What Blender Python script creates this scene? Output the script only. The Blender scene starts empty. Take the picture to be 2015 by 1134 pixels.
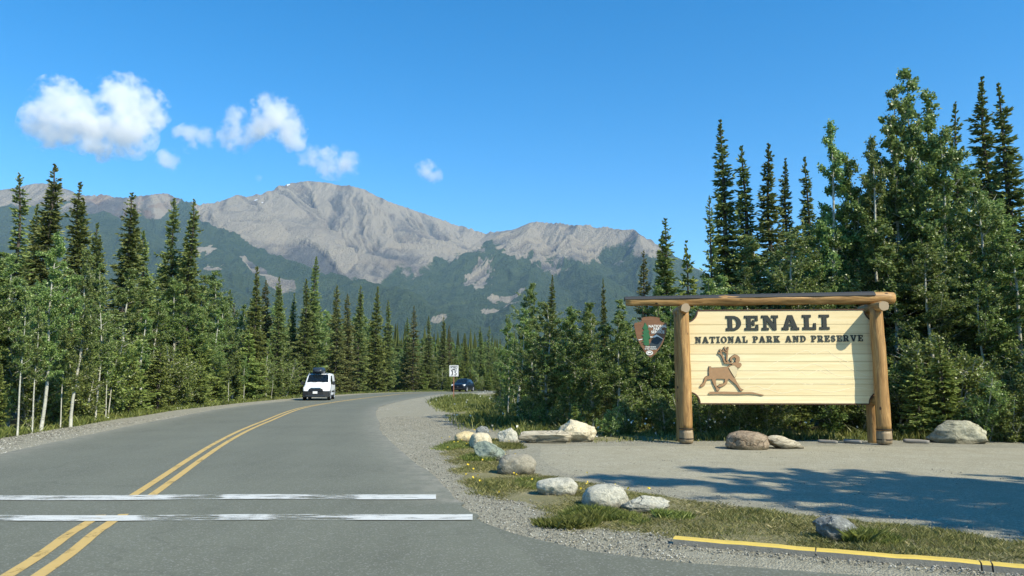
import bpy, math, random
import numpy as np
from mathutils import Vector, Matrix, noise as mn
R = math.radians
random.seed(7); rng = np.random.default_rng(7)
C = bpy.context.scene.collection
sc = bpy.context.scene

# ------------------------------------------------------------------ camera, sky, sun
F, CX, CY, CH, PITCH = 1455.0, 1007.5, 567.0, 1.5, R(7.0)
cam = bpy.data.cameras.new('camera'); co = bpy.data.objects.new('camera', cam); C.objects.link(co)
cam.sensor_width = 36; cam.lens = F/2015*36; cam.clip_end = 60000; cam.clip_start = .1
co.location = (0, 0, CH); co.rotation_euler = (R(90)+PITCH, 0, 0); sc.camera = co

SUN_AZ, SUN_EL = R(50), R(42)          # azimuth from straight behind the camera towards the right
S = Vector((math.sin(SUN_AZ)*math.cos(SUN_EL), -math.cos(SUN_AZ)*math.cos(SUN_EL), math.sin(SUN_EL)))
sun = bpy.data.lights.new('sun', 'SUN'); so = bpy.data.objects.new('sun', sun); C.objects.link(so)
sun.energy = 5; sun.angle = R(.5); sun.color = (1, .925, .75)
so.rotation_euler = S.to_track_quat('Z', 'Y').to_euler(); so.location = (30, -30, 60)
w = bpy.data.worlds.new('World'); sc.world = w; w.use_nodes = True
nt = w.node_tree; nt.nodes.clear()
sky = nt.nodes.new('ShaderNodeTexSky'); sky.sky_type = 'NISHITA'; sky.sun_disc = False
sky.sun_elevation = SUN_EL; sky.sun_rotation = math.atan2(S.x, S.y); sky.altitude = 1500
sky.air_density = 1.15; sky.dust_density = 0; sky.ozone_density = 2.4
hs = nt.nodes.new('ShaderNodeHueSaturation'); hs.inputs['Saturation'].default_value = 1.45; hs.inputs['Value'].default_value = 1.0; hs.inputs['Hue'].default_value = .497
bg = nt.nodes.new('ShaderNodeBackground'); bg.inputs[1].default_value = .145
wo = nt.nodes.new('ShaderNodeOutputWorld')
nt.links.new(sky.outputs[0], hs.inputs['Color']); nt.links.new(hs.outputs[0], bg.inputs[0]); nt.links.new(bg.outputs[0], wo.inputs[0])
sc.view_settings.view_transform = 'Standard'; sc.view_settings.look = 'None'
sc.view_settings.exposure = .57; sc.view_settings.gamma = 1; sc.view_settings.use_curve_mapping = False
cy = sc.cycles
cy.max_bounces = 8; cy.diffuse_bounces = 3; cy.glossy_bounces = 2; cy.transmission_bounces = 3
cy.volume_bounces = 8; cy.transparent_max_bounces = 10; cy.volume_step_rate = .5; cy.volume_max_steps = 128
cy.caustics_reflective = False; cy.caustics_refractive = False; cy.use_denoising = True

# ------------------------------------------------------------------ geometry of the place, measured on the ground
_f = np.array([0, math.cos(PITCH), math.sin(PITCH)]); _u = np.array([0, -math.sin(PITCH), math.cos(PITCH)])
def ray(px, py):
    return np.array([(px-CX)/F, 0, 0]) + (CY-py)/F*_u + _f
def G(px, py, z=0.0):
    d = ray(px, py); t = (z-CH)/d[2]; return (d[0]*t, d[1]*t)
def P(px, py, D):
    d = ray(px, py); t = D/d[1]; return np.array([d[0]*t, D, CH+d[2]*t])

# ------------------------------------------------------------------ helpers
def tag(o, label=None, cat=None, group=None, kind=None):
    for k, v in (('label', label), ('category', cat), ('group', group), ('kind', kind)):
        if v: o[k] = v
    return o
def empty(name, loc=(0, 0, 0), rz=0, label=None, cat=None, group=None):
    o = bpy.data.objects.new(name, None); C.objects.link(o); o.location = loc; o.rotation_euler = (0, 0, rz)
    o.empty_display_size = .2
    return tag(o, label, cat, group)
def obj(name, me, mats=None, parent=None, loc=(0, 0, 0), rot=(0, 0, 0)):
    if mats is not None and not len(me.materials):
        for m in (mats if isinstance(mats, (list, tuple)) else [mats]): me.materials.append(m)
    o = bpy.data.objects.new(name, me); C.objects.link(o); o.parent = parent; o.location = loc; o.rotation_euler = rot
    return o
def mesh(name, V, Fc, smooth=False, mi=None):
    me = bpy.data.meshes.new(name); me.from_pydata([tuple(map(float, v)) for v in V], [], [tuple(map(int, f)) for f in Fc])
    if smooth: me.polygons.foreach_set('use_smooth', [True]*len(me.polygons))
    if mi is not None: me.polygons.foreach_set('material_index', mi)
    me.update(); return me
def fast_mesh(name, V, k, attrs=None, smooth=False, Fc=None):
    """V: (n,3); faces are consecutive k-tuples of vertices, or Fc (m,k)."""
    V = np.asarray(V, np.float32).reshape(-1, 3); me = bpy.data.meshes.new(name)
    if Fc is None: Fc = np.arange(len(V), dtype=np.int32).reshape(-1, k)
    Fc = np.asarray(Fc, np.int32); m = len(Fc)
    me.vertices.add(len(V)); me.vertices.foreach_set('co', V.ravel())
    me.loops.add(m*k); me.loops.foreach_set('vertex_index', Fc.ravel())
    me.polygons.add(m); me.polygons.foreach_set('loop_start', np.arange(m, dtype=np.int32)*k)
    me.polygons.foreach_set('loop_total', np.full(m, k, np.int32))
    if smooth: me.polygons.foreach_set('use_smooth', np.ones(m, bool))
    for an, dom, val in (attrs or []):
        a = me.attributes.new(an, 'FLOAT', dom); a.data.foreach_set('value', np.asarray(val, np.float32))
    me.update(calc_edges=True); me.validate(); return me
class MB:
    def __init__(s): s.V = []; s.F = []; s.m = []
    def add(s, V, Fc, m=0):
        b = len(s.V); s.V += [tuple(v) for v in V]; s.F += [tuple(i+b for i in f) for f in Fc]; s.m += [m]*len(Fc)
    def box(s, c, d, m=0, bev=0):
        x, y, z = c; a, b, h = d[0]/2, d[1]/2, d[2]/2
        if bev:
            e = bev; V = []; 
            for (zz, q) in ((-h, e), (-h+e, 0), (h-e, 0), (h, e)):
                for sx, sy in ((-1, -1), (1, -1), (1, 1), (-1, 1)): V.append((x+sx*(a-q), y+sy*(b-q), z+zz))
            Fs = [(3, 2, 1, 0), (12, 13, 14, 15)]
            for r in range(3):
                for i in range(4): j = (i+1) % 4; Fs.append((r*4+i, r*4+j, r*4+4+j, r*4+4+i))
            s.add(V, Fs, m); return
        V = [(x+sx*a, y+sy*b, z+sz*h) for sz in (-1, 1) for sx, sy in ((-1, -1), (1, -1), (1, 1), (-1, 1))]
        s.add(V, [(3, 2, 1, 0), (4, 5, 6, 7), (0, 1, 5, 4), (1, 2, 6, 5), (2, 3, 7, 6), (3, 0, 4, 7)], m)
    def tube(s, pts, rad, n=8, m=0, cap=True):
        pts = [Vector(p) for p in pts]; V = []; Fs = []
        for i, p in enumerate(pts):
            d = (pts[min(i+1, len(pts)-1)]-pts[max(i-1, 0)]).normalized()
            a = d.cross(Vector((0, 0, 1)) if abs(d.z) < .9 else Vector((1, 0, 0))).normalized(); b = d.cross(a)
            r = float(rad[i] if hasattr(rad, '__len__') else rad)
            V += [p+r*(math.cos(2*math.pi*k/n)*a+math.sin(2*math.pi*k/n)*b) for k in range(n)]
        for i in range(len(pts)-1):
            for k in range(n): l = (k+1) % n; Fs.append((i*n+k, i*n+l, (i+1)*n+l, (i+1)*n+k))
        if cap: Fs += [tuple(range(n)), tuple(range(len(pts)*n-1, (len(pts)-1)*n-1, -1))]
        s.add(V, Fs, m)
    def prism(s, poly, y0, y1, m=0, ax=1):     # polygon in (x,z), extruded along y (ax=1) ; y0<y1
        n = len(poly); V = [(p[0], y0, p[1]) for p in poly]+[(p[0], y1, p[1]) for p in poly]
        s.add(V, [tuple(range(n)), tuple(range(2*n-1, n-1, -1))]+[(i, i+n, (i+1) % n+n, (i+1) % n) for i in range(n)], m)
    def build(s, name, mats, parent=None, loc=(0, 0, 0), rot=(0, 0, 0), smooth=False):
        return obj(name, mesh(name, s.V, s.F, smooth, s.m), mats, parent, loc, rot)
# value noise, vectorised
_perm = np.random.default_rng(3).random((512, 512)).astype(np.float32)
def vn(x, y, seed=0):
    x = np.asarray(x, float)+seed*37.7; y = np.asarray(y, float)+seed*91.3
    xi = np.floor(x).astype(int); yi = np.floor(y).astype(int); fx = x-xi; fy = y-yi
    fx = fx*fx*fx*(fx*(fx*6-15)+10); fy = fy*fy*fy*(fy*(fy*6-15)+10)
    g = lambda a, b: _perm[a % 512, b % 512]
    return (g(xi, yi)*(1-fx)+g(xi+1, yi)*fx)*(1-fy)+(g(xi, yi+1)*(1-fx)+g(xi+1, yi+1)*fx)*fy
def fbm(x, y, o=4, seed=0, gain=.5, ridged=False):
    s = 0; a = 1; t = 0
    for i in range(o):
        n = vn(x*2**i, y*2**i, seed+i*3)
        if ridged: n = 1-abs(2*n-1)
        s = s+a*n; t += a; a *= gain
    return s/t
def inpoly(x, y, poly):
    x = np.asarray(x); y = np.asarray(y); c = np.zeros(x.shape, bool); n = len(poly)
    for i in range(n):
        x1, y1 = poly[i]; x2, y2 = poly[(i+1) % n]
        if y1 == y2: continue
        k = ((y1 > y) != (y2 > y)) & (x < (x2-x1)*(y-y1)/(y2-y1)+x1); c ^= k
    return c
def polydist(x, y, poly, closed=True):
    d = np.full(np.shape(x), 1e9)
    for i in range(len(poly) if closed else len(poly)-1):
        x1, y1 = poly[i]; x2, y2 = poly[(i+1) % len(poly)]; dx, dy = x2-x1, y2-y1; L = dx*dx+dy*dy+1e-9
        t = np.clip(((x-x1)*dx+(y-y1)*dy)/L, 0, 1); d = np.minimum(d, np.hypot(x-x1-t*dx, y-y1-t*dy))
    return d

# ------------------------------------------------------------------ materials
class N:
    def __init__(s, name, rough=.8, spec=.3):
        s.m = bpy.data.materials.new(name); s.m.use_nodes = True; s.t = s.m.node_tree
        s.b = s.t.nodes['Principled BSDF']; s.b.inputs['Roughness'].default_value = rough
        s.b.inputs['Specular IOR Level'].default_value = spec; s.tc = s.n('ShaderNodeTexCoord')
    def n(s, ty, **k):
        o = s.t.nodes.new(ty)
        for a, v in k.items(): setattr(o, a, v)
        return o
    def l(s, a, b): s.t.links.new(a, b)
    def co(s, scale=(1, 1, 1), src='Object', rand=False):
        mp = s.n('ShaderNodeMapping'); mp.inputs['Scale'].default_value = scale; s.l(s.tc.outputs[src], mp.inputs[0])
        if rand:
            oi = s.n('ShaderNodeObjectInfo'); mu = s.n('ShaderNodeMath', operation='MULTIPLY'); mu.inputs[1].default_value = 50
            s.l(oi.outputs['Random'], mu.inputs[0]); s.l(mu.outputs[0], mp.inputs['Location'])
        return mp.outputs[0]
    def noise(s, scale, detail=4, rough=.55, co=None, dist=0):
        o = s.n('ShaderNodeTexNoise'); o.inputs['Scale'].default_value = scale; o.inputs['Detail'].default_value = detail
        o.inputs['Roughness'].default_value = rough; o.inputs['Distortion'].default_value = dist
        s.l(co if co is not None else s.tc.outputs['Object'], o.inputs['Vector']); return o.outputs[0]
    def voro(s, scale, co=None, out='Distance', feat='F1'):
        o = s.n('ShaderNodeTexVoronoi', feature=feat); o.inputs['Scale'].default_value = scale
        s.l(co if co is not None else s.tc.outputs['Object'], o.inputs['Vector']); return o.outputs[out]
    def ramp(s, fac, stops, interp='LINEAR'):
        r = s.n('ShaderNodeValToRGB'); r.color_ramp.interpolation = interp; e = r.color_ramp.elements
        while len(e) < len(stops): e.new(.5)
        for el, (p, c) in zip(e, stops):
            el.position = p; el.color = (c, c, c, 1) if isinstance(c, (int, float)) else (*c, 1)
        s.l(fac, r.inputs[0]); return r.outputs[0]
    def mix(s, fac, a, b, mode='MIX'):
        o = s.n('ShaderNodeMix', data_type='RGBA', blend_type=mode)
        for v, k in ((fac, 0), (a, 6), (b, 7)):
            if hasattr(v, 'links'): s.l(v, o.inputs[k])
            elif k: o.inputs[k].default_value = (*v, 1)
            else: o.inputs[k].default_value = v
        return o.outputs[2]
    def math(s, op, a, b=None, clamp=False):
        o = s.n('ShaderNodeMath', operation=op, use_clamp=clamp)
        for v, k in ((a, 0), (b, 1)):
            if v is None: continue
            if hasattr(v, 'links'): s.l(v, o.inputs[k])
            else: o.inputs[k].default_value = v
        return o.outputs[0]
    def attr(s, name, out='Fac'):
        a = s.n('ShaderNodeAttribute', attribute_name=name); return a.outputs[out]
    def rnd(s): return s.n('ShaderNodeObjectInfo').outputs['Random']
    def base(s, c):
        if hasattr(c, 'links'): s.l(c, s.b.inputs['Base Color'])
        else: s.b.inputs['Base Color'].default_value = (*c, 1)
        return s
    def bump(s, h, strength=.4, dist=.02):
        o = s.n('ShaderNodeBump'); o.inputs['Strength'].default_value = strength; o.inputs['Distance'].default_value = dist
        s.l(h, o.inputs['Height']); s.l(o.outputs[0], s.b.inputs['Normal']); return s
def plain(name, c, rough=.6, spec=.4, metal=0, var=.15, scale=8, bump=0):
    m = N(name, rough, spec); m.b.inputs['Metallic'].default_value = metal
    n = m.noise(scale, 3); m.base(m.mix(n, tuple(v*(1-var) for v in c), tuple(min(1, v*(1+var)) for v in c)))
    if bump: m.bump(m.noise(scale*6, 3), bump, .01)
    return m.m
def leafmat(name, dark, mid, light, rough=.45, transl=.3, spec=.5, big=.25):
    m = N(name, rough, spec)
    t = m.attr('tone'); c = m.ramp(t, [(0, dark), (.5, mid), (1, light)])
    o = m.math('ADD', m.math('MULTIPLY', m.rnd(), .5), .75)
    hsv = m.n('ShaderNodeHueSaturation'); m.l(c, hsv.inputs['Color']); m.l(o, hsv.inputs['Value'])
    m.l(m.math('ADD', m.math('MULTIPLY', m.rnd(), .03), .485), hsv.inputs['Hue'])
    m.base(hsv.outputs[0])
    tr = m.n('ShaderNodeBsdfTranslucent'); m.l(hsv.outputs[0], tr.inputs[0])
    mx = m.n('ShaderNodeMixShader'); mx.inputs[0].default_value = transl
    m.l(m.b.outputs[0], mx.inputs[1]); m.l(tr.outputs[0], mx.inputs[2])
    m.l(mx.outputs[0], m.t.nodes['Material Output'].inputs[0]); return m.m

# asphalt
def asphalt(name, c=(.122, .129, .099), lat=True):
    m = N(name, .85, .25)
    big = m.noise(.35, 4, .6); mid = m.noise(3.0, 5, .6); fine = m.noise(110, 2, .7); ag = m.voro(75, out='Color')
    streak = m.noise(1.2, 5, .65, m.co((3.2, .18, 1)))
    col = m.mix(m.ramp(big, [(.35, 0), (.65, 1)]), tuple(v*.84 for v in c), tuple(v*1.12 for v in c))
    col = m.mix(m.math('MULTIPLY', m.ramp(streak, [(.4, 0), (.7, 1)]), .35), col, tuple(v*1.3 for v in c))
    col = m.mix(.28, col, m.ramp(fine, [(.3, tuple(v*.35 for v in c)), (.55, c), (.75, tuple(min(1, v*2.3) for v in c))]))
    sep = m.n('ShaderNodeSeparateColor'); m.l(ag, sep.inputs[0])
    col = m.mix(m.math('MULTIPLY', m.ramp(sep.outputs[0], [(.8, 0), (.97, 1)]), .38), col, (.34, .34, .31))
    spot = m.ramp(m.noise(1.1, 6, .75), [(.66, 0), (.70, 1)])
    col = m.mix(m.math('MULTIPLY', spot, .25), col, tuple(v*.45 for v in c))
    dn = m.n('ShaderNodeVectorMath', operation='ADD'); nz = m.n('ShaderNodeTexNoise'); nz.inputs['Scale'].default_value = 2.2; nz.inputs['Detail'].default_value = 6
    m.l(m.tc.outputs['Object'], nz.inputs['Vector']); m.l(m.tc.outputs['Object'], dn.inputs[0]); m.l(nz.outputs['Color'], dn.inputs[1])
    wv = m.n('ShaderNodeTexVoronoi', feature='DISTANCE_TO_EDGE'); wv.inputs['Scale'].default_value = .22; m.l(dn.outputs[0], wv.inputs['Vector'])
    crk = m.math('MULTIPLY', m.ramp(wv.outputs['Distance'], [(.003, 1), (.008, 0)]), m.ramp(m.noise(.5, 3), [(.48, 0), (.56, .22)]))
    col = m.mix(crk, col, tuple(v*.3 for v in c))
    if lat:
        la = m.attr('lat')
        tr = m.ramp(la, [(0, .9), (.06, .62), (.13, .15), (.22, .55), (.3, .1), (.40, .55), (.49, .0), (.56, .5), (.64, .12), (.75, .6), (.86, .15), (.94, .75), (1, 1)])
        col = m.mix(m.math('MULTIPLY', tr, .22), col, tuple(v*1.5 for v in c))
        dirt = m.math('MULTIPLY', m.attr('edge'), m.ramp(m.noise(4, 5, .7), [(.35, 0), (.62, 1)]))
        col = m.mix(m.math('MULTIPLY', dirt, .7), col, (.27, .255, .21))
    m.base(col); m.bump(m.math('ADD', fine, m.math('MULTIPLY', mid, .4)), .5, .006); return m.m
def gravel(name, c=(.315, .30, .23), sc_=46, big=.25, dark=.45):
    m = N(name, .9, .2)
    v = m.voro(sc_, out='Color'); sep = m.n('ShaderNodeSeparateColor'); m.l(v, sep.inputs[0])
    vd = m.voro(sc_); n = m.noise(1.6, 5, .65)
    col = m.ramp(sep.outputs[0], [(0, tuple(q*dark for q in c)), (.5, c), (.85, tuple(min(1, q*1.25) for q in c)), (1, tuple(min(1, q*1.7) for q in c))])
    v2 = m.voro(sc_*2.7, out='Color'); s2 = m.n('ShaderNodeSeparateColor'); m.l(v2, s2.inputs[0])
    col = m.mix(.4, col, m.ramp(s2.outputs[0], [(0, tuple(q*.4 for q in c)), (1, tuple(min(1, q*1.5) for q in c))]))
    col = m.mix(m.ramp(n, [(.35, 0), (.7, .5)]), col, (c[0]*.72, c[1]*.7, c[2]*.62))
    m.base(col); m.bump(m.math('SUBTRACT', m.noise(sc_*2, 3), vd), .8, .02); return m.m
M_asph = asphalt('asphalt'); M_asph2 = asphalt('side_road_asphalt', (.122, .129, .099), False)
M_gravel = gravel('gravel'); M_lot = gravel('compacted_gravel', (.375, .35, .26), 55, dark=.72)
def paint(name, c, thr=(.38, .52), st=(1, 1, 1), sc_=3.0):
    m = N(name, .6, .3); a = m.noise(sc_, 6, .72, m.co(st)); f = m.noise(60, 3, .8)
    k = m.ramp(m.math('SUBTRACT', m.math('ADD', m.math('MULTIPLY', a, .8), m.math('MULTIPLY', f, .2)), m.attr('wear')), [(thr[0], 0), (thr[1], 1)])
    m.base(m.mix(m.noise(9, 3), tuple(v*.78 for v in c), c)); m.l(k, m.b.inputs['Alpha']); return m.m
M_yel = paint('yellow_road_paint', (.56, .39, .13), (.30, .46), (1, .5, 1), 5)
M_white = paint('white_road_paint', (.62, .63, .59), (.36, .52), (.7, 2.6, 1), 3.6)
def groundmat(name, a, b, c):
    m = N(name, .95, .15); n = m.noise(2.2, 6, .7); f = m.noise(40, 4, .7)
    col = m.ramp(n, [(.3, a), (.5, b), (.7, c)]); col = m.mix(.45, col, m.mix(f, tuple(v*.4 for v in b), tuple(v*1.7 for v in c)))
    m.base(col); m.bump(f, .8, .03); return m.m
M_verge = groundmat('grassy_soil', (.10, .11, .04), (.15, .145, .06), (.26, .235, .15))
M_floor = groundmat('forest_floor', (.035, .032, .02), (.05, .055, .022), (.07, .065, .035))
# ------------------------------------------------------------------ ground, roads, gravel
def grid_sheet(name, x0, x1, y0, y1, st, zf, mat, mask=None, kind='structure'):
    xs = np.arange(x0, x1+st/2, st); ys = np.arange(y0, y1+st/2, st); X, Y = np.meshgrid(xs, ys); nx = len(xs)
    Z = zf(X, Y); V = np.stack([X, Y, Z], -1).reshape(-1, 3)
    i = (np.arange(len(ys)-1)[:, None]*nx+np.arange(nx-1)[None]).ravel(); Fc = np.stack([i, i+1, i+nx+1, i+nx], -1)
    if mask is not None:
        cxy = V[Fc].mean(1); Fc = Fc[mask(cxy[:, 0], cxy[:, 1])]
        u, inv = np.unique(Fc, return_inverse=True); V = V[u]; Fc = inv.reshape(-1, 4)
    o = obj(name, fast_mesh(name, V, 4, Fc=Fc, smooth=True), mat); return tag(o, kind=kind)
def catmull(pts, n=10):
    out = []; p = [np.array(q, float) for q in pts]; p = [2*p[0]-p[1]]+p+[2*p[-1]-p[-2]]
    for i in range(1, len(p)-2):
        for k in range(n):
            t = k/n; out.append(.5*((2*p[i])+(-p[i-1]+p[i+1])*t+(2*p[i-1]-5*p[i]+4*p[i+1]-p[i+2])*t*t+(-p[i-1]+3*p[i]-3*p[i+1]+p[i+2])*t**3))
    out.append(p[-2]); return np.array(out)
centre = catmull([(6.2, -30), (.5, -10), (-2.3, 0), G(47, 1134), G(170, 1046), G(282, 975), G(440, 869), G(520, 831), G(600, 802), G(690, 787.3), G(755, 779.6),
                  (-10.4, 76), (-6.4, 84.5), (2, 89.5), (14, 93), (40, 97), (110, 100)], 12)
dd = np.gradient(centre, axis=0); dd /= np.linalg.norm(dd, axis=1)[:, None]; nrm = np.stack([dd[:, 1], -dd[:, 0]], -1)   # to the right of travel
HW = 3.9
def strip(o0, o1, z, nlat=1, jit=0, seed=0, sel=None, zo=None):
    c = centre; n_ = nrm; k = np.arange(len(c)) if sel is None else sel; L = []; lat = []
    for j in range(nlat+1):
        t = j/nlat; off = o0+(o1-o0)*t
        jj = jit*(vn(k*.7, k*0+j, seed)-.5)*2 if (j in (0, nlat)) else 0
        pts = c[k]+n_[k]*(np.asarray(off)+jj)[..., None] if np.ndim(jj) else c[k]+n_[k]*off
        zz = z if zo is None else z+(zo-z)*t
        L.append(np.c_[pts, np.full(len(k), zz)]); lat.append(np.full(len(k), t))
    V = np.stack(L, 1).reshape(-1, 3); m = nlat+1
    i = (np.arange(len(k)-1)[:, None]*m+np.arange(nlat)[None]).ravel(); Fc = np.stack([i, i+1, i+m+1, i+m], -1)
    return V, Fc, np.stack(lat, 1).ravel()
V, Fc, lat = strip(-HW, HW, .004, 12, .05)
tag(obj('road', fast_mesh('road', V, 4, [('lat', 'POINT', lat), ('edge', 'POINT', np.clip((np.abs(lat-.5)-.40)/.1, 0, 1)*((V[:, 1] > 9.2) | (lat < .5)))], True, Fc), M_asph), kind='structure')
# the side road flares off to the right in front of the camera
side = [G(820, 955), G(860, 978), G(932, 1021), G(1010, 1050), G(1150, 1083), G(1330, 1106), G(1500, 1118), (3.2, 5.75), (6, 4.6), (10, 2.9), (20, -1.5), (40, -10), (38, -22), (12, -12), (0, -14), (-3, -4), (-2, 8)]
me = mesh('side_road', [(x, y, -.001) for x, y in side], [tuple(range(len(side)))]); tag(obj('side_road', me, M_asph2), kind='structure')
for k, (a, b) in enumerate(((-.17, -.06), (.06, .17))):
    # yellow lines stop for the crossing lines
    ys = centre[:, 1]; fine = np.arange(len(ys))
    for nm, sel in (('n', fine[(ys < 8.55)]), ('f', fine[(ys > 9.3) & (centre[:, 0] < 60)])):
        V, Fc, _ = strip(a, b, .009, 1, .006, 5, sel); o = obj('yellow_centre_line', fast_mesh('line', V, 4, Fc=Fc), M_yel)
        tag(o, kind='structure')
for (ya, yb, x1, dxl, wr) in ((974.5, 984, 858, 0, ([-500, 60, 330, 355, 430, 445, 600, 620, 695, 715], [.05, .04, -.02, .11, .12, -.02, .02, .10, .10, -.03])), (1014, 1025, 930, 12, ([-500, 0, 60, 265, 285, 425, 440, 520, 540, 690, 720], [.08, .08, -.02, -.05, .12, .11, -.01, .02, .11, .08, -.04]))):
    V = []; Fc = []; pxs = np.linspace(-560, x1, 140)
    for i, px in enumerate(pxs):
        w_ = 1.5*math.sin(px*.01+dxl)
        e = (px-x1)/900*-2.5
        V += [(*G(px, ya+w_*.5+e), .014), (*G(px, yb+w_*.5+e), .014)]
        if i: b = 2*i; Fc.append((b-2, b-1, b+1, b))
    me = mesh('line', V, Fc); at_ = me.attributes.new('wear', 'FLOAT', 'POINT'); at_.data.foreach_set('value', np.repeat(np.interp(pxs, *wr), 2).astype(np.float32)); o = obj('white_crossing_line', me, M_white); tag(o, kind='structure')
# gravel shoulders
def lotz(x, y): return -.012+.02*(fbm(x*.5, y*.5, 3, 2)-.5)
nearright = lambda x, y: polydist(x, y, [tuple(q) for q in centre[::3]], False)
rightof = lambda x, y: (x > np.interp(y, centre[:, 1], centre[:, 0]))
rightreg = [(-9.5, 5.0), (-9.5, 92), (-2, 84), (6, 88), (14, 80), (6, 60), (2, 40), (1.2, 26), (26, 22), (26, -2), (10, 2.2), (3, 5.2), (-1, 5)]
grid_sheet('gravel_shoulder', -9.5, 27, 4.2, 93, .3, lambda x, y: -.010+.018*(fbm(x*.6, y*.6, 3, 1)-.5)-.012*np.clip((nearright(x, y)-4.2)/6, 0, 1),
           M_gravel, lambda x, y: inpoly(x, y, rightreg) & (nearright(x, y) > 3.3) & rightof(x, y))
V, Fc, lat = strip(-HW-1.9, -HW+.25, -.03, 3, .16, 8, zo=-.004)
tag(obj('gravel_shoulder', fast_mesh('gravel_left', V, 4, Fc=Fc, smooth=True), M_gravel), kind='structure')
# the lot in front of the sign
lot = [G(1015, 872), G(1100, 872.5), G(1340, 872), G(1700, 873), G(2100, 878), (24, 14.2), (26, 7.5), (12, 6.9), (7.5, 7.0), G(1990, 1065), G(1750, 1030), G(1500, 1000), G(1330, 975), G(1200, 958), G(1060, 935), G(1000, 900)]
grid_sheet('parking_lot', -1, 26, 4.5, 18.2, .12, lambda x, y: .004+.012*(fbm(x*.5, y*.5, 3, 2)-.5)-.045*(1-np.clip((polydist(x, y, lot)-.25)/.6, 0, 1)), M_lot, lambda x, y: inpoly(x+.25*(fbm(x*1.5, y*1.5, 3, 9)-.5), y+.4*(fbm(x*1.5, y*1.5, 3, 4)-.5), lot))
# ground out to the horizon
gx = np.concatenate([-np.geomspace(6000, 60, 14), np.linspace(-50, 50, 60), np.geomspace(60, 6000, 14)])
gy = np.concatenate([-np.geomspace(3000, 40, 10), np.linspace(-30, 110, 80), np.geomspace(120, 7000, 16)])
X, Y = np.meshgrid(gx, gy); Zg = -.07+.03*(fbm(X*.2, Y*.2, 2, 3)-.5)-.25*np.clip((polydist(X, Y, [tuple(q) for q in centre[::4]], False)-6.2)/4, 0, 1)*((X < -6) | (Y > 60))
V = np.stack([X, Y, Zg], -1).reshape(-1, 3); nx = len(gx)
i = (np.arange(len(gy)-1)[:, None]*nx+np.arange(nx-1)[None]).ravel()
tag(obj('ground', fast_mesh('ground', V, 4, Fc=np.stack([i, i+1, i+nx+1, i+nx], -1), smooth=True), M_floor), kind='structure')
# grass island with the boulders and the weedy bank by the speed limit sign
isl = [G(866, 872), G(868, 900), G(893, 945), G(915, 972), G(1010, 988), G(1058, 1005), G(1072, 1032), G(1120, 1047), G(1180, 1045), G(1240, 1052), G(1330, 1066),
       G(1500, 1083), G(1700, 1101), G(2015, 1126), (8, 4.1), (14, 1.9), (26, -3), (27, 1.5), (16, 6), (9, 7.6), (6.3, 6.9), G(1990, 1062), G(1760, 1028), G(1500, 1000), G(1330, 972), G(1200, 955), G(1060, 932), G(1010, 905), G(1000, 888), G(1030, 874), G(975, 852), G(900, 852)]
def islz(x, y):
    d = polydist(x, y, isl); s = np.where(inpoly(x, y, isl), d, -d)+.35*(fbm(x*1.6, y*1.6, 4, 11)-.5)
    return -.05+.062*np.clip((s+.15)/.5, 0, 1)+.05*(fbm(x*3, y*3, 4, 5)-.5)
kerb_line = [G(1325, 1069), G(1500, 1084), G(1700, 1101.5), G(2015, 1127.5), (7.0, 4.45), (10, 3.3)]
def behind_kerb(x, y):
    kx = [p[0] for p in kerb_line]; ky = [p[1] for p in kerb_line]
    return (x < kx[0]) | (y > np.interp(x, kx, ky)+.03)
grid_sheet('grass_verge', -2.5, 27, -3, 18.5, .07, islz, M_verge, lambda x, y: (inpoly(x, y, isl) | (polydist(x, y, isl) < .25)) & behind_kerb(x, y))
bank = [G(845, 800), G(838, 792), G(880, 779.5), G(985, 773), (10, 78), (14, 60), (14, 20), G(1200, 871), G(1030, 868), G(960, 846), G(905, 848), G(880, 828)]
def bankz(x, y):
    d = polydist(x, y, bank); s = np.where(inpoly(x, y, bank), d, -d)+.9*(fbm(x*.7, y*.7, 3, 12)-.5)
    return -.12+.17*np.clip((s+.3)/1.2, 0, 1)+.05*(fbm(x, y, 3, 6)-.5)
grid_sheet('grass_bank', -9, 15, 16.5, 80, .3, bankz, M_verge, lambda x, y: inpoly(x, y, bank) | (polydist(x, y, bank) < .6))
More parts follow.
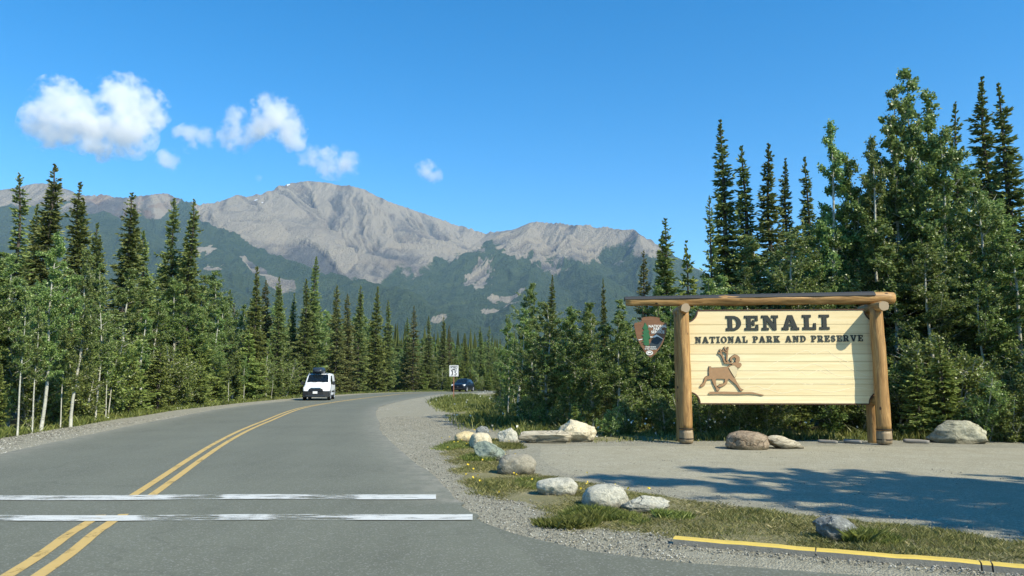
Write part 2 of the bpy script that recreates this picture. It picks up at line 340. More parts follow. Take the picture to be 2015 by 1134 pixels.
# yellow painted kerb, cast in lengths
M_kerby = plain('yellow_kerb_paint', (.60, .44, .09), .55, .3, var=.12, scale=14, bump=.3)
M_kerbc = plain('kerb_concrete', (.20, .19, .16), .9, .2, var=.35, scale=20, bump=.6)
kerb = empty('kerb'); tag(kerb, kind='structure')
kp = catmull(kerb_line, 8); seg = np.r_[0, np.cumsum(np.linalg.norm(np.diff(kp, axis=0), axis=1))]
def kat(s): return np.array([np.interp(s, seg, kp[:, 0]), np.interp(s, seg, kp[:, 1])])
s0 = 0
for ln in (1.22, 1.22, .075, 1.22, 1.22, 1.22, 1.22):
    s1 = s0+ln-.012; mb = MB(); V = []; m = 8
    for i in range(m+1):
        s = s0+(s1-s0)*i/m; p = kat(s); q = kat(min(s+.05, seg[-1])); p0 = kat(max(0, s-.05)); d = (q-p0)/np.linalg.norm(q-p0); n_ = np.array([d[1], -d[0]])
        wob = .002*math.sin(s*9+1)+.0015*math.sin(s*23)
        for (a, z) in ((.025, -.05), (.010, .036+wob), (-.004, .046+wob), (-.095, .047+wob), (-.11, .03), (-.11, -.05)):
            c = p+n_*a; V.append((c[0], c[1], z))
    Fc = []; mi = []
    for i in range(m):
        for j in range(5): Fc.append((i*6+j, (i+1)*6+j, (i+1)*6+j+1, i*6+j+1)); mi.append(1 if j in (0, 4) else 0)
    Fc += [(0, 1, 2, 3, 4, 5), tuple(m*6+j for j in (5, 4, 3, 2, 1, 0))]; mi += [1, 1]
    obj('kerb_stone', mesh('kerb_stone', V, Fc, False, mi), [M_kerby, M_kerbc], kerb); s0 = s1+.012

# ------------------------------------------------------------------ mountain
ridges = []   # polyline of (px,py,D), slope, vegetation line (m)
def rid(pts, slope=.62, veg=0): ridges.append(([P(*p) for p in pts], slope, veg))
rid([(-900, 470, 4400), (-400, 420, 4300), (-200, 400, 4200), (0, 374, 4200), (30, 370, 4200), (62, 362, 4200), (95, 362, 4200), (125, 374, 4200), (150, 384, 4200), (215, 388, 4100), (290, 382, 4200), (330, 379, 4300), (370, 397, 4300), (400, 402, 4300),
     (440, 389, 4350), (458, 379, 4400), (475, 384, 4450), (520, 372, 4500), (560, 358, 4600), (600, 352, 4700), (640, 358, 4700), (700, 370, 4750), (760, 397, 4800), (830, 420, 4900), (900, 440, 5000), (960, 455, 5000),
     (1000, 452, 4600), (1040, 438, 4400), (1100, 439, 4300), (1160, 445, 4200), (1210, 450, 4100), (1246, 453, 4000), (1262, 470, 3950), (1285, 497, 3900), (1400, 560, 3800), (1700, 600, 3800), (2200, 600, 3800), (2900, 560, 4000)], .75, 640)
rid([(370, 397, 4300), (400, 436, 3900), (480, 478, 3600), (560, 515, 3300), (650, 545, 3000), (740, 562, 2750), (850, 602, 2400), (950, 645, 2100), (1080, 700, 1800)], .5, 3000)
rid([(150, 384, 4200), (210, 425, 3600), (300, 470, 3200), (400, 530, 2700), (500, 600, 2200), (600, 690, 1700)], .5, 770)
rid([(-400, 420, 4300), (-200, 470, 3300), (-100, 560, 2300), (0, 690, 1500)], .5, 700)
rid([(1040, 438, 4400), (1030, 470, 4000), (1075, 512, 3600), (1040, 560, 3100), (990, 620, 2500), (960, 690, 1800)], .55, 600)
rid([(1000, 452, 4600), (960, 490, 4100), (880, 530, 3700), (800, 552, 3400)], .5, 560)
rid([(1100, 439, 4300), (1130, 500, 3700), (1180, 560, 3000), (1200, 680, 2000)], .55, 560)
rid([(1246, 453, 4000), (1262, 500, 3500), (1300, 570, 2900), (1330, 700, 1900)], .7, 560)
rid([(1700, 600, 3800), (1700, 660, 2500)], .5, 400)
for sp in ([(440, 389, 4350), (470, 430, 4150), (540, 485, 3850), (600, 515, 3650)], [(520, 372, 4500), (545, 425, 4280), (600, 480, 3950), (660, 525, 3700)],
           [(600, 352, 4700), (610, 420, 4400), (640, 480, 4050), (690, 535, 3750)], [(700, 370, 4750), (715, 430, 4450), (738, 475, 4150), (742, 510, 3950)],
           [(760, 397, 4800), (775, 440, 4500), (790, 490, 4150), (765, 535, 3800)], [(830, 420, 4900), (835, 460, 4600), (820, 510, 4100), (780, 545, 3700)],
           [(900, 440, 5000), (890, 480, 4600), (860, 520, 4100)], [(560, 358, 4600), (570, 400, 4450), (580, 430, 4330)], [(640, 358, 4700), (660, 400, 4520), (668, 450, 4300)]):
    rid(sp, .72, 330)
NA, NR = 900, 330
az = np.radians(np.linspace(-47, 46, NA)); rr = 900+(5900-900)*np.linspace(0, 1, NR)**1.0
A, RR = np.meshgrid(az, rr); X = RR*np.tan(A); Y = RR+0*A      # rows of constant depth
wx = X+120*(fbm(X/600, Y/600, 3, 21)-.5)*1.0; wy = Y+160*(fbm(X/600, Y/600, 3, 22)-.5)
H = np.full(X.shape, -20.0); SA = np.zeros(X.shape); SD = np.zeros(X.shape); arcl = 0; VG = np.zeros(X.shape)
crest = np.full(X.shape, 1e9)
for ri, (pts, slope, veg) in enumerate(ridges):
    for a, b in zip(pts[:-1], pts[1:]):
        dx, dy = b[0]-a[0], b[1]-a[1]; L = dx*dx+dy*dy+1e-6
        t = np.clip(((wx-a[0])*dx+(wy-a[1])*dy)/L, 0, 1); d = np.hypot(wx-a[0]-t*dx, wy-a[1]-t*dy)
        if ri == 0: crest = np.minimum(crest, d)
        arcl += 977 if a is pts[0] else 0; h = a[2]+(b[2]-a[2])*t-slope*d*(1-.25*np.clip(d/1200, 0, 1)); k = h > H
        sg_ = math.sqrt(L)*t+arcl; kk = (d <= crest) if ri == 0 else np.zeros(X.shape, bool); SA = np.where(kk, sg_, SA); SD = np.where(kk, d, SD); arcl += math.sqrt(L)
        H = np.where(k, h, H); cs = dx*(wy-a[1])-dy*(wx-a[0]); VG = np.where(k, np.where((cs < 0) & (veg > 2000), 1, 0), VG)
H = np.maximum(H, -20)
GU = fbm(SA/70+1.2*fbm(X/260, Y/260, 3, 5), SD/700, 4, 91, .6, True); GA = np.clip(SD/160, 0, 1)*np.clip(1.5-SD/1300, .3, 1)
am = np.clip((H+20)/250, 0, 1)
rg = fbm(X/330+.4*fbm(X/200, Y/200, 2, 31), Y/330, 5, 32, .55, True)
CK = np.clip(crest/260, .05, 1)**.8; H = H+CK*am*(60*(rg-.62)+16*(fbm(X/75, Y/150, 4, 35, .6, True)-.6)+GA*75*(GU-.55))
cr = np.clip(1-crest/120, 0, 1)*(.25+.75*np.clip((vn(X/220, Y/220, 44)-.45)*4, 0, 1))
H = H+cr*(20*(vn(X/22, Y/300, 41)-.45)+9*(vn(X/9, Y/300, 42)-.5))
# vegetation blends by height above sea and the side it grows on
VG = np.where(VG > .5, 3000, np.interp(X/Y*F+CX, [-900, 0, 340, 400, 450, 720, 850, 900, 960, 1000, 1100, 1240, 1400, 2500], [880, 930, 930, 800, 360, 400, 590, 700, 800, 740, 640, 660, 620, 620]))
for _ in range(10):
    q = VG.copy(); q[1:-1, 1:-1] = (VG[:-2, 1:-1]+VG[2:, 1:-1]+VG[1:-1, :-2]+VG[1:-1, 2:]+VG[1:-1, 1:-1])/5; VG = q
veg = np.clip((VG-H+380*(fbm(X/160, Y/520, 5, 51, .6)-.5))/70, 0, 1)
def blob(px, py, D, rx, ry):
    c = P(px, py, D); return np.exp(-((X-c[0])/rx)**2-((Y-c[1])/ry)**2)
SX = (X/Y)*F*1.0   # bearing only
bare = np.zeros(X.shape)
for b in ((945, 525, 3500, 45, 200), (925, 530, 3450, 30, 90), (1000, 575, 2950, 60, 60), (985, 600, 2700, 70, 40), (415, 500, 3050, 35, 60), (400, 475, 3300, 30, 60), (870, 610, 2300, 20, 20), (1040, 470, 3950, 60, 160), (1062, 495, 3750, 50, 140), (1085, 515, 3550, 40, 100), (1010, 500, 3800, 60, 100)): bare = np.maximum(bare, blob(*b))
veg = veg*np.clip(1.4-2.2*np.clip(bare*1.15+(fbm(X/24, Y/60, 5, 61, .7)-.5)*2.4*(bare > .05), 0, 1), 0, 1)
orange = np.clip(blob(275, 412, 4000, 90, 260)+blob(190, 395, 4080, 70, 120), 0, 1)*(fbm(X/90, Y/90, 3, 77) > .42)
snow = np.zeros(X.shape)
V = np.stack([X, Y, H], -1).reshape(-1, 3); i = (np.arange(NR-1)[:, None]*NA+np.arange(NA-1)[None]).ravel()
me = fast_mesh('mountain', V, 4, [('veg', 'POINT', veg.ravel()), ('orange', 'POINT', orange.ravel()), ('gully', 'POINT', GU.ravel())], True, np.stack([i, i+1, i+NA+1, i+NA], -1))
m = N('mountain_rock_and_scrub', .95, .1)
n1 = m.noise(.006, 6, .65); n2 = m.noise(.02, 6, .7, m.co((1.6, .5, .35))); n3 = m.noise(.09, 4, .7)
rock = m.ramp(n2, [(.32, (.07, .068, .064)), (.44, (.17, .158, .137)), (.54, (.27, .245, .198)), (.66, (.40, .355, .275))])
rock = m.mix(m.ramp(n1, [(.45, 0), (.7, .75)]), rock, (.25, .195, .14))
rock = m.mix(m.ramp(m.noise(.011, 5, .7), [(.55, 0), (.68, .6)]), rock, (.085, .09, .092))
rock = m.mix(m.ramp(n3, [(.3, .55), (.5, 0)]), rock, (.07, .072, .07))
gu = m.attr('gully'); rock = m.mix(m.ramp(gu, [(.38, 0), (.52, .25), (.68, .9)]), rock, (.41, .355, .265)); rock = m.mix(m.ramp(gu, [(.28, .75), (.46, 0)]), rock, (.09, .095, .092))
rock = m.mix(m.math('MULTIPLY', m.attr('orange'), .7), rock, (.27, .16, .09))
vegc = m.mix(m.ramp(m.noise(.015, 6, .7), [(.3, 0), (.7, 1)]), (.045, .078, .035), (.095, .13, .058))
vegc = m.mix(m.ramp(m.noise(.12, 3, .7), [(.45, 0), (.7, .6)]), vegc, (.012, .026, .018))
va = m.attr('veg'); vf = m.ramp(m.math('ADD', va, m.math('MULTIPLY', m.math('SUBTRACT', m.noise(.03, 6, .75), .5), 1.5)), [(.35, 0), (.65, 1)])
m.base(m.mix(vf, rock, vegc)); m.bump(m.math('ADD', m.math('ADD', n3, n2), m.math('MULTIPLY', gu, 1.2)), 1.0, 30)
mt = obj('mountain', me, m.m); tag(mt, kind='structure')
# small snow patches in the hollows under the crest
M_snow = plain('snow', (.8, .82, .84), .6, .3, var=.03)
def proj(X, Y, Z):
    f = Y*_f[1]+(Z-CH)*_f[2]; u = Y*_u[1]+(Z-CH)*_u[2]; return CX+F*X/f, CY-F*u/f
PX, PY = proj(X, Y, H); hor = np.maximum.accumulate(CY-PY, axis=0); vis = (CY-PY) >= hor-1.2
V = []
for (px, py, rx, ry) in ((503, 396, 3, 1.1), (515, 400, 2, .9), (692, 408, 3, 1.0), (566, 366, 2, 1.1)):
    f = vis & (np.abs((PX-px)/rx)**2+np.abs((PY-py+(PX-px)*.25)/ry)**2 < 1.6)
    for r, c in zip(*np.nonzero(f)):
        if r+1 < NR and c+1 < NA:
            for a, b in ((r, c), (r, c+1), (r+1, c+1), (r+1, c)): V.append((X[a, b], Y[a, b]-3, H[a, b]+3))
if V: tag(obj('snow', fast_mesh('snow', V, 4), M_snow), 'small white snow patches left in the gullies under the mountain crest', 'snow', kind='stuff')

# ------------------------------------------------------------------ haze and clouds
haze = MB(); zt = 1350
haze.box((0, 2950, (zt-2)/2), (14000, 6500, zt+2)); 
m = N('thin_air'); m.t.nodes.remove(m.b); pv = m.n('ShaderNodeVolumePrincipled'); pv.inputs['Color'].default_value = (.45, .70, 1, 1)
pv.inputs['Density'].default_value = 5.8e-5; pv.inputs['Anisotropy'].default_value = .0
m.l(pv.outputs[0], m.t.nodes['Material Output'].inputs['Volume'])
ho = haze.build('haze', m.m); tag(ho, 'thin blue air between the camera and the mountain', 'haze', kind='stuff')

def cloud(blobs, label, D, dens=.012, seed=0, soft=1.0, thin=1.0):
    """blobs: (px, py, radius px, depth shift) -> one body of vapour"""
    pts = [P(px, py, D+dz*D/F) for px, py, r, dz in blobs]; c0 = np.mean(pts, 0); k = D/F
    bm_v = []; bm_f = []; base = ico(3)
    for p, (px, py, r, dz) in zip(pts, blobs):
        b = len(bm_v); bm_v += [tuple(np.array(v)*r*k*1.12+p-c0) for v in base[0]]; bm_f += [tuple(i+b for i in f) for f in base[1]]
    me = mesh('cloud', bm_v, bm_f); tmp = bpy.data.objects.new('t', me); C.objects.link(tmp)
    mod = tmp.modifiers.new('r', 'REMESH'); mod.mode = 'VOXEL'; mod.voxel_size = max(20, min(r for _, _, r, _ in blobs)*k/3.5)
    me2 = bpy.data.meshes.new_from_object(tmp.evaluated_get(bpy.context.evaluated_depsgraph_get())); bpy.data.objects.remove(tmp)
    m = N('cloud_vapour'); m.t.nodes.remove(m.b); geo = m.tc.outputs['Object']
    off = m.n('ShaderNodeVectorMath', operation='ADD'); off.inputs[1].default_value = (seed*913., seed*77., 0); m.l(geo, off.inputs[0])
    warpn = m.n('ShaderNodeTexNoise'); warpn.inputs['Scale'].default_value = .0042; warpn.inputs['Detail'].default_value = 3; m.l(off.outputs[0], warpn.inputs['Vector'])
    best = None
    for p, (px, py, r, dz) in zip(pts, blobs):
        dn = m.n('ShaderNodeVectorMath', operation='DISTANCE'); m.l(geo, dn.inputs[0]); dn.inputs[1].default_value = tuple(p-c0)
        s = m.math('SUBTRACT', 1.0, m.math('DIVIDE', dn.outputs['Value'], r*k)); best = s if best is None else m.math('SMOOTH_MAX', best, s)
        if best is not s: m.t.nodes[-1].inputs[2].default_value = .15
    n = m.noise(.0065, 7, .62, off.outputs[0])
    v = m.math('ADD', best, m.math('MULTIPLY', m.math('SUBTRACT', n, .53), 3.4*soft))
    v = m.math('ADD', v, m.math('MULTIPLY', m.math('SUBTRACT', warpn.outputs[0], .5), 1.3))
    d = m.math('MULTIPLY', m.math('MULTIPLY', v, 1.7/soft, True), dens)
    pv = m.n('ShaderNodeVolumePrincipled'); pv.inputs['Color'].default_value = (1, 1, 1, 1); pv.inputs['Anisotropy'].default_value = 0
    m.l(d, pv.inputs['Density']); m.l(pv.outputs[0], m.t.nodes['Material Output'].inputs['Volume'])
    me2.materials.clear(); o = obj('cloud', me2, m.m, loc=tuple(c0)); tag(o, label, 'cloud'); return o
def ico(n):
    import bmesh
    b = bmesh.new(); bmesh.ops.create_icosphere(b, subdivisions=n, radius=1); b.verts.ensure_lookup_table()
    r = ([v.co[:] for v in b.verts], [[v.index for v in f.verts] for f in b.faces]); b.free(); return r
CD = 7600
cloud([(115, 200, 52, 0), (100, 245, 55, 10), (160, 240, 60, 0), (245, 205, 62, 0), (290, 215, 45, 5), (255, 262, 52, -30), (205, 262, 58, 0), (70, 250, 34, 0)],
      'largest white cloud, heart shaped, high over the left trees', CD, .0075, 1)
cloud([(538, 232, 50, 0), (515, 240, 36, 0), (570, 255, 36, 0), (580, 280, 24, 0)], 'puffy white cloud above the left shoulder of the main peak', CD, .007, 2)
cloud([(465, 268, 36, 0), (462, 226, 24, 0), (490, 262, 24, 0)], 'small two lobed cloud close to the left of the puffy cloud', CD, .006, 3)
cloud([(375, 272, 30, 0), (402, 272, 24, 0), (350, 262, 14, 0)], 'thin torn cloud between the heart shaped cloud and the two lobed one', CD, .006, 4, 1.15)
cloud([(612, 308, 30, 0), (650, 318, 36, 0), (685, 322, 30, 0), (672, 336, 22, 0)], 'thin wispy cloud trailing just above the summit of the mountain', CD, .005, 5, 1.15)
cloud([(330, 316, 24, 0)], 'tiny faint cloud puff just below the heart shaped cloud', CD, .006, 6, 1.1)
cloud([(838, 338, 25, 0), (852, 347, 20, 0)], 'small lone cloud to the right of the summit', CD, .007, 7)
cloud([(512, 350, 12, 0)], 'faintest wisp of cloud left of the summit', CD, .003, 8, 1.1)

# ------------------------------------------------------------------ trees
def unit(v): return v/np.maximum(np.linalg.norm(v, axis=-1, keepdims=True), 1e-9)
def leaf_quads(p, d, wdt, ln, rg, sag=0):
    """diamond quads: centres p (n,3), long axis d (n,3)"""
    n = len(p); r = unit(rg.normal(size=(n, 3))); s = unit(np.cross(d, r)); ln = np.broadcast_to(ln, (n,))[:, None]; wdt = np.broadcast_to(wdt, (n,))[:, None]
    return np.stack([p-d*ln*.5, p+s*wdt*.5+d*ln*.05, p+d*ln*.5, p-s*wdt*.5+d*ln*.05], 1)
def spruce(seed, H=9.0, Rm=1.0, n_lv=64, lean=.0, sparse=0., club=True, dens=1.0, twin=False):
    rg = np.random.default_rng(seed); Q = []; T = []; mb = MB()
    def axis(z, k=0): return np.array([lean*(z/H)**2*H+.05*math.sin(z*1.1+seed)+k*.16*math.sin(min(1, max(0, (z/H-.55)*4))*1.57), .05*math.cos(z*.9+seed), z])
    zs = np.linspace(0, H*.99, 18); mb.tube([axis(z) for z in zs], [.012+.105*(H/9)*(1-z/H)**.9 for z in zs], 7)
    for k, h_ in ([(0, 1.0)]+([(1, .93)] if twin else [])):
        for li in range(int(n_lv*(1 if k == 0 else .45))):
            t = .05+.94*(li+rg.random()*.6)/n_lv if k == 0 else .55+.44*(li+rg.random())/(n_lv*.45)
            z = t*H*h_; z0_ = z; prof = (1-t)**.85*(.6+.4*min(1, t*4.5)); prof *= (1-.3*min(1, max(0, (t-.62)*8)))*(1+.16*math.sin(t*23+seed)+.1*math.sin(t*51+2*seed))
            if club and .80 < t < .97: prof += .045*math.sin((t-.80)/.17*3.14)
            prof = max(prof, .03)
            for b in range(rg.integers(5, 9) if t < .9 else 5):
                if rg.random() < sparse: continue
                a = rg.random()*6.283; L = Rm*prof*(.5+.7*rg.random()**1.2)
                if rg.random() < .04: L *= 1.5
                z = z0_+(rg.random()-.5)*H/n_lv*1.6; c = np.array([math.cos(a), math.sin(a), 0]); dr = (.55 if t < .6 else .25)*(1-.3*rg.random()); up = 1.1 if t > .94 else (.3 if t > .85 else 0)
                n = int((7+L*30)*dens); s = rg.random(n)**.75
                zz = -dr*s*L+.32*L*s*s+up*L*s
                base = axis(z, k)+c*(s*L)[:, None]+np.array([0, 0, 1])*zz[:, None]
                sd = rg.choice([-1, 1], n)*(.5+.6*rg.random(n)); side_ = np.array([-c[1], c[0], 0])
                d = c*.75+side_*sd[:, None]+rg.normal(size=(n, 3))*.22+np.array([0, 0, -.22]); tip = s > .85; d[tip] = c+rg.normal(size=(tip.sum(), 3))*.25+np.array([0, 0, .1]); d = unit(d+np.array([0, 0, 1.3 if t > .93 else (.35 if t > .8 else 0)]))
                ln = (.11+.20*(1-s)*min(1, L/.6)+.05)*(.7+.6*rg.random(n))*min(1, .3+L/.3)
                Q.append(leaf_quads(base+d*(ln*.45)[:, None], d, .045+.025*rg.random(n), ln, rg))
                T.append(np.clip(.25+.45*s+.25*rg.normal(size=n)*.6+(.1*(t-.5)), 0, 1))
                if L > .45: mb.tube([axis(z, k), axis(z, k)+c*L*.5+np.array([0, 0, -dr*.5*L+.08*L]), axis(z, k)+c*L*.9+np.array([0, 0, -dr*.9*L+.26*L])], [.016, .01, .004], 3, cap=False)
        if k: mb.tube([axis(z, 1) for z in np.linspace(.5*H, .92*H, 8)], .02, 5)
    V = np.concatenate(Q); T = np.concatenate(T)
    return mesh('trunk', mb.V, mb.F, True), fast_mesh('needles', V, 4, [('tone', 'FACE', T)])
def broadleaf(seed, H=10., Wd=1.6, nbr=46, nleaf=13000, lo=.22, leaf=.075, stems=1, lean=0., up=.9, tr=.085, shape=.7):
    rg = np.random.default_rng(seed); mb = MB(); P_ = []; Wt = []
    for st in range(stems):
        a0 = rg.random()*6.28; sp = (0 if stems == 1 else .22*H*(.3+rg.random())); hh = H*(1 if st == 0 else .6+.38*rg.random())
        def ax(z): q = z/H; return np.array([math.cos(a0)*sp*q**.8+lean*H*q*q+.09*math.sin(z*.8+seed+st), math.sin(a0)*sp*q**.8+.08*math.cos(z*.7+seed*2+st), z])
        zs = np.linspace(0, hh*.98, 14); r0 = tr*(1 if stems == 1 else .45); mb.tube([ax(z) for z in zs], [.008+r0*(1-z/hh)**.8 for z in zs], 7)
        for b in range(int(nbr/(stems**.6))):
            t = lo+(1-lo)*((b+rg.random())/(nbr/(stems**.6))); t = min(t, .985); z = t*hh; a = rg.random()*6.283
            env = math.sin(min(1, (t-lo)/(1-lo)*1.0)**shape*math.pi*.93+.22)**.8 if t < .97 else .2
            L = Wd*max(.18, env)*(.45+.75*rg.random()); c = np.array([math.cos(a), math.sin(a), 0]); u_ = up*(.6+.7*rg.random())
            s = np.linspace(0, 1, 5); pts = ax(z)+c*(s*L)[:, None]+np.array([0, 0, 1])*(u_*L*s**1.4)[:, None]+rg.normal(size=(5, 3))*.03*L*s[:, None]
            mb.tube(pts, [.022*(1-t)+.010, .012, .009, .006, .003], 4, cap=False)
            w_ = L+.15; k = int(nleaf/nbr*w_/(Wd*.75)/max(1, stems**.4)); ss = .18+.85*rg.random(k)**.8
            nt_ = max(3, int(L*7)); tw = rg.random(nt_)*.8+.2; tip = np.array([np.interp(tw, s, pts[:, j]) for j in range(3)]).T+rg.normal(size=(nt_, 3))*np.array([.2, .2, .17])*L**.5
            id_ = rg.integers(0, nt_, k); org = np.array([np.interp(tw*.85, s, pts[:, j]) for j in range(3)]).T
            f = rg.random(k)[:, None]**.6; p = org[id_]*(1-f)+tip[id_]*f+rg.normal(size=(k, 3))*.055
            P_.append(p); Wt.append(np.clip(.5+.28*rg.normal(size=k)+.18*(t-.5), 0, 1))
    p = np.concatenate(P_); T = np.concatenate(Wt); n = len(p)
    d = unit(rg.normal(size=(n, 3))*np.array([1, 1, .8])+np.array([0, 0, -.35])); l = leaf*(.7+.6*rg.random(n))
    return mesh('trunk', mb.V, mb.F, True), fast_mesh('leaves', leaf_quads(p, d, l*.72, l, rg), 4, [('tone', 'FACE', T)])
M_bark = N('spruce_bark', .95, .1); M_bark.base(M_bark.ramp(M_bark.noise(6, 5, .7, M_bark.co((3, 3, .6))), [(.3, (.05, .04, .032)), (.7, (.14, .12, .10))])); M_bark = M_bark.m
mA = N('aspen_bark', .8, .2); nn = mA.noise(4, 5, .7, mA.co((1.5, 1.5, 5), rand=True))
mA.base(mA.ramp(nn, [(.32, (.07, .065, .055)), (.42, (.33, .33, .27)), (.7, (.52, .51, .43))])); M_aspen = mA.m
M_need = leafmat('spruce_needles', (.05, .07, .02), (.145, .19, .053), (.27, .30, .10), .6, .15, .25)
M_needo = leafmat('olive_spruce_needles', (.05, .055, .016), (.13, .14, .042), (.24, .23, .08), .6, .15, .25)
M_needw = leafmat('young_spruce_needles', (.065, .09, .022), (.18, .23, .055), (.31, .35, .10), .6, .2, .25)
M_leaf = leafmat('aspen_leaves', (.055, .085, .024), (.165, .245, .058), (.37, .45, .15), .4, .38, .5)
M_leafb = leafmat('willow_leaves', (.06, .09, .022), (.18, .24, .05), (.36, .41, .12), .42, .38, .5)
KIND = {}
KIND['spruce'] = [(spruce(11, 9, 1.25, 76), 9, M_need, M_bark), (spruce(12, 9, 1.4, 70, .014), 9, M_needo, M_bark), (spruce(13, 9, 1.0, 66, -.012, .18), 9, M_need, M_bark),
                  (spruce(14, 9, 1.5, 76, club=False), 9, M_need, M_bark), (spruce(15, 9, 1.15, 66, .0, .12, twin=True), 9, M_need, M_bark), (spruce(16, 9, 1.2, 60, .008, .28), 9, M_needo, M_bark), (spruce(17, 9, 1.3, 80, -.01, .05, club=False), 9, M_needw, M_bark)]
KIND['spirespruce'] = [(spruce(21, 10, .85, 96, .008, .06, dens=1.0), 10, M_need, M_bark), (spruce(22, 10, .95, 96, -.006, .08, dens=1.0), 10, M_need, M_bark)]
KIND['young'] = [(spruce(31, 4, .95, 34, 0, 0, False, 1.2), 4, M_needw, M_bark), (spruce(32, 4, .8, 30, .01, .05, False, 1.2), 4, M_needw, M_bark), (spruce(33, 4, 1.1, 34, 0, 0, False, 1.2), 4, M_needw, M_bark)]
KIND['aspen'] = [(broadleaf(41, 10, 1.45, 60, 24000, .24, .088), 10, M_leaf, M_aspen), (broadleaf(42, 10, 1.3, 56, 21000, .2, .088, lean=.03), 10, M_leaf, M_aspen), (broadleaf(43, 10, 1.75, 66, 28000, .14, .088), 10, M_leaf, M_aspen),
                 (broadleaf(44, 10, 1.05, 50, 17000, .12, .085, lean=-.04), 10, M_leaf, M_aspen)]
KIND['thinaspen'] = [(broadleaf(51, 10, .95, 34, 9000, .34, .09, lean=.04, tr=.055), 10, M_leaf, M_aspen), (broadleaf(52, 10, .85, 30, 7500, .38, .09, lean=-.02, tr=.055), 10, M_leaf, M_aspen)]
KIND['shrub'] = [(broadleaf(61, 3, .75, 44, 9000, .04, .07, 5, up=.7, tr=.05), 3, M_leafb, M_aspen), (broadleaf(62, 3, .85, 48, 9000, .04, .065, 6, up=.6, tr=.05), 3, M_leafb, M_aspen),
                 (broadleaf(63, 3, .7, 40, 8000, .06, .075, 4, up=.8, tr=.05), 3, M_leaf, M_aspen)]
KNAME = {'spruce': ('spruce_tree', 'tree'), 'spirespruce': ('spruce_tree', 'tree'), 'young': ('young_spruce', 'tree'), 'aspen': ('aspen_tree', 'tree'), 'thinaspen': ('aspen_tree', 'tree'), 'shrub': ('shrub', 'shrub')}
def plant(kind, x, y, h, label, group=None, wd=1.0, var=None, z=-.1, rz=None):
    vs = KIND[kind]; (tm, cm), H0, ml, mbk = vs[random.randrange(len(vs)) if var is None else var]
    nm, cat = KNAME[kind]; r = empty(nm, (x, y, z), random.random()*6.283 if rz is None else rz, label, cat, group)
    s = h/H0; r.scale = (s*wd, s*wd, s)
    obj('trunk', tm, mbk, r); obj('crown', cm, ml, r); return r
def at(px, y_base=None, D=None): p = P(px, 745, D); return p[0], D
def topz(px, py, D): return P(px, py, D)[2]
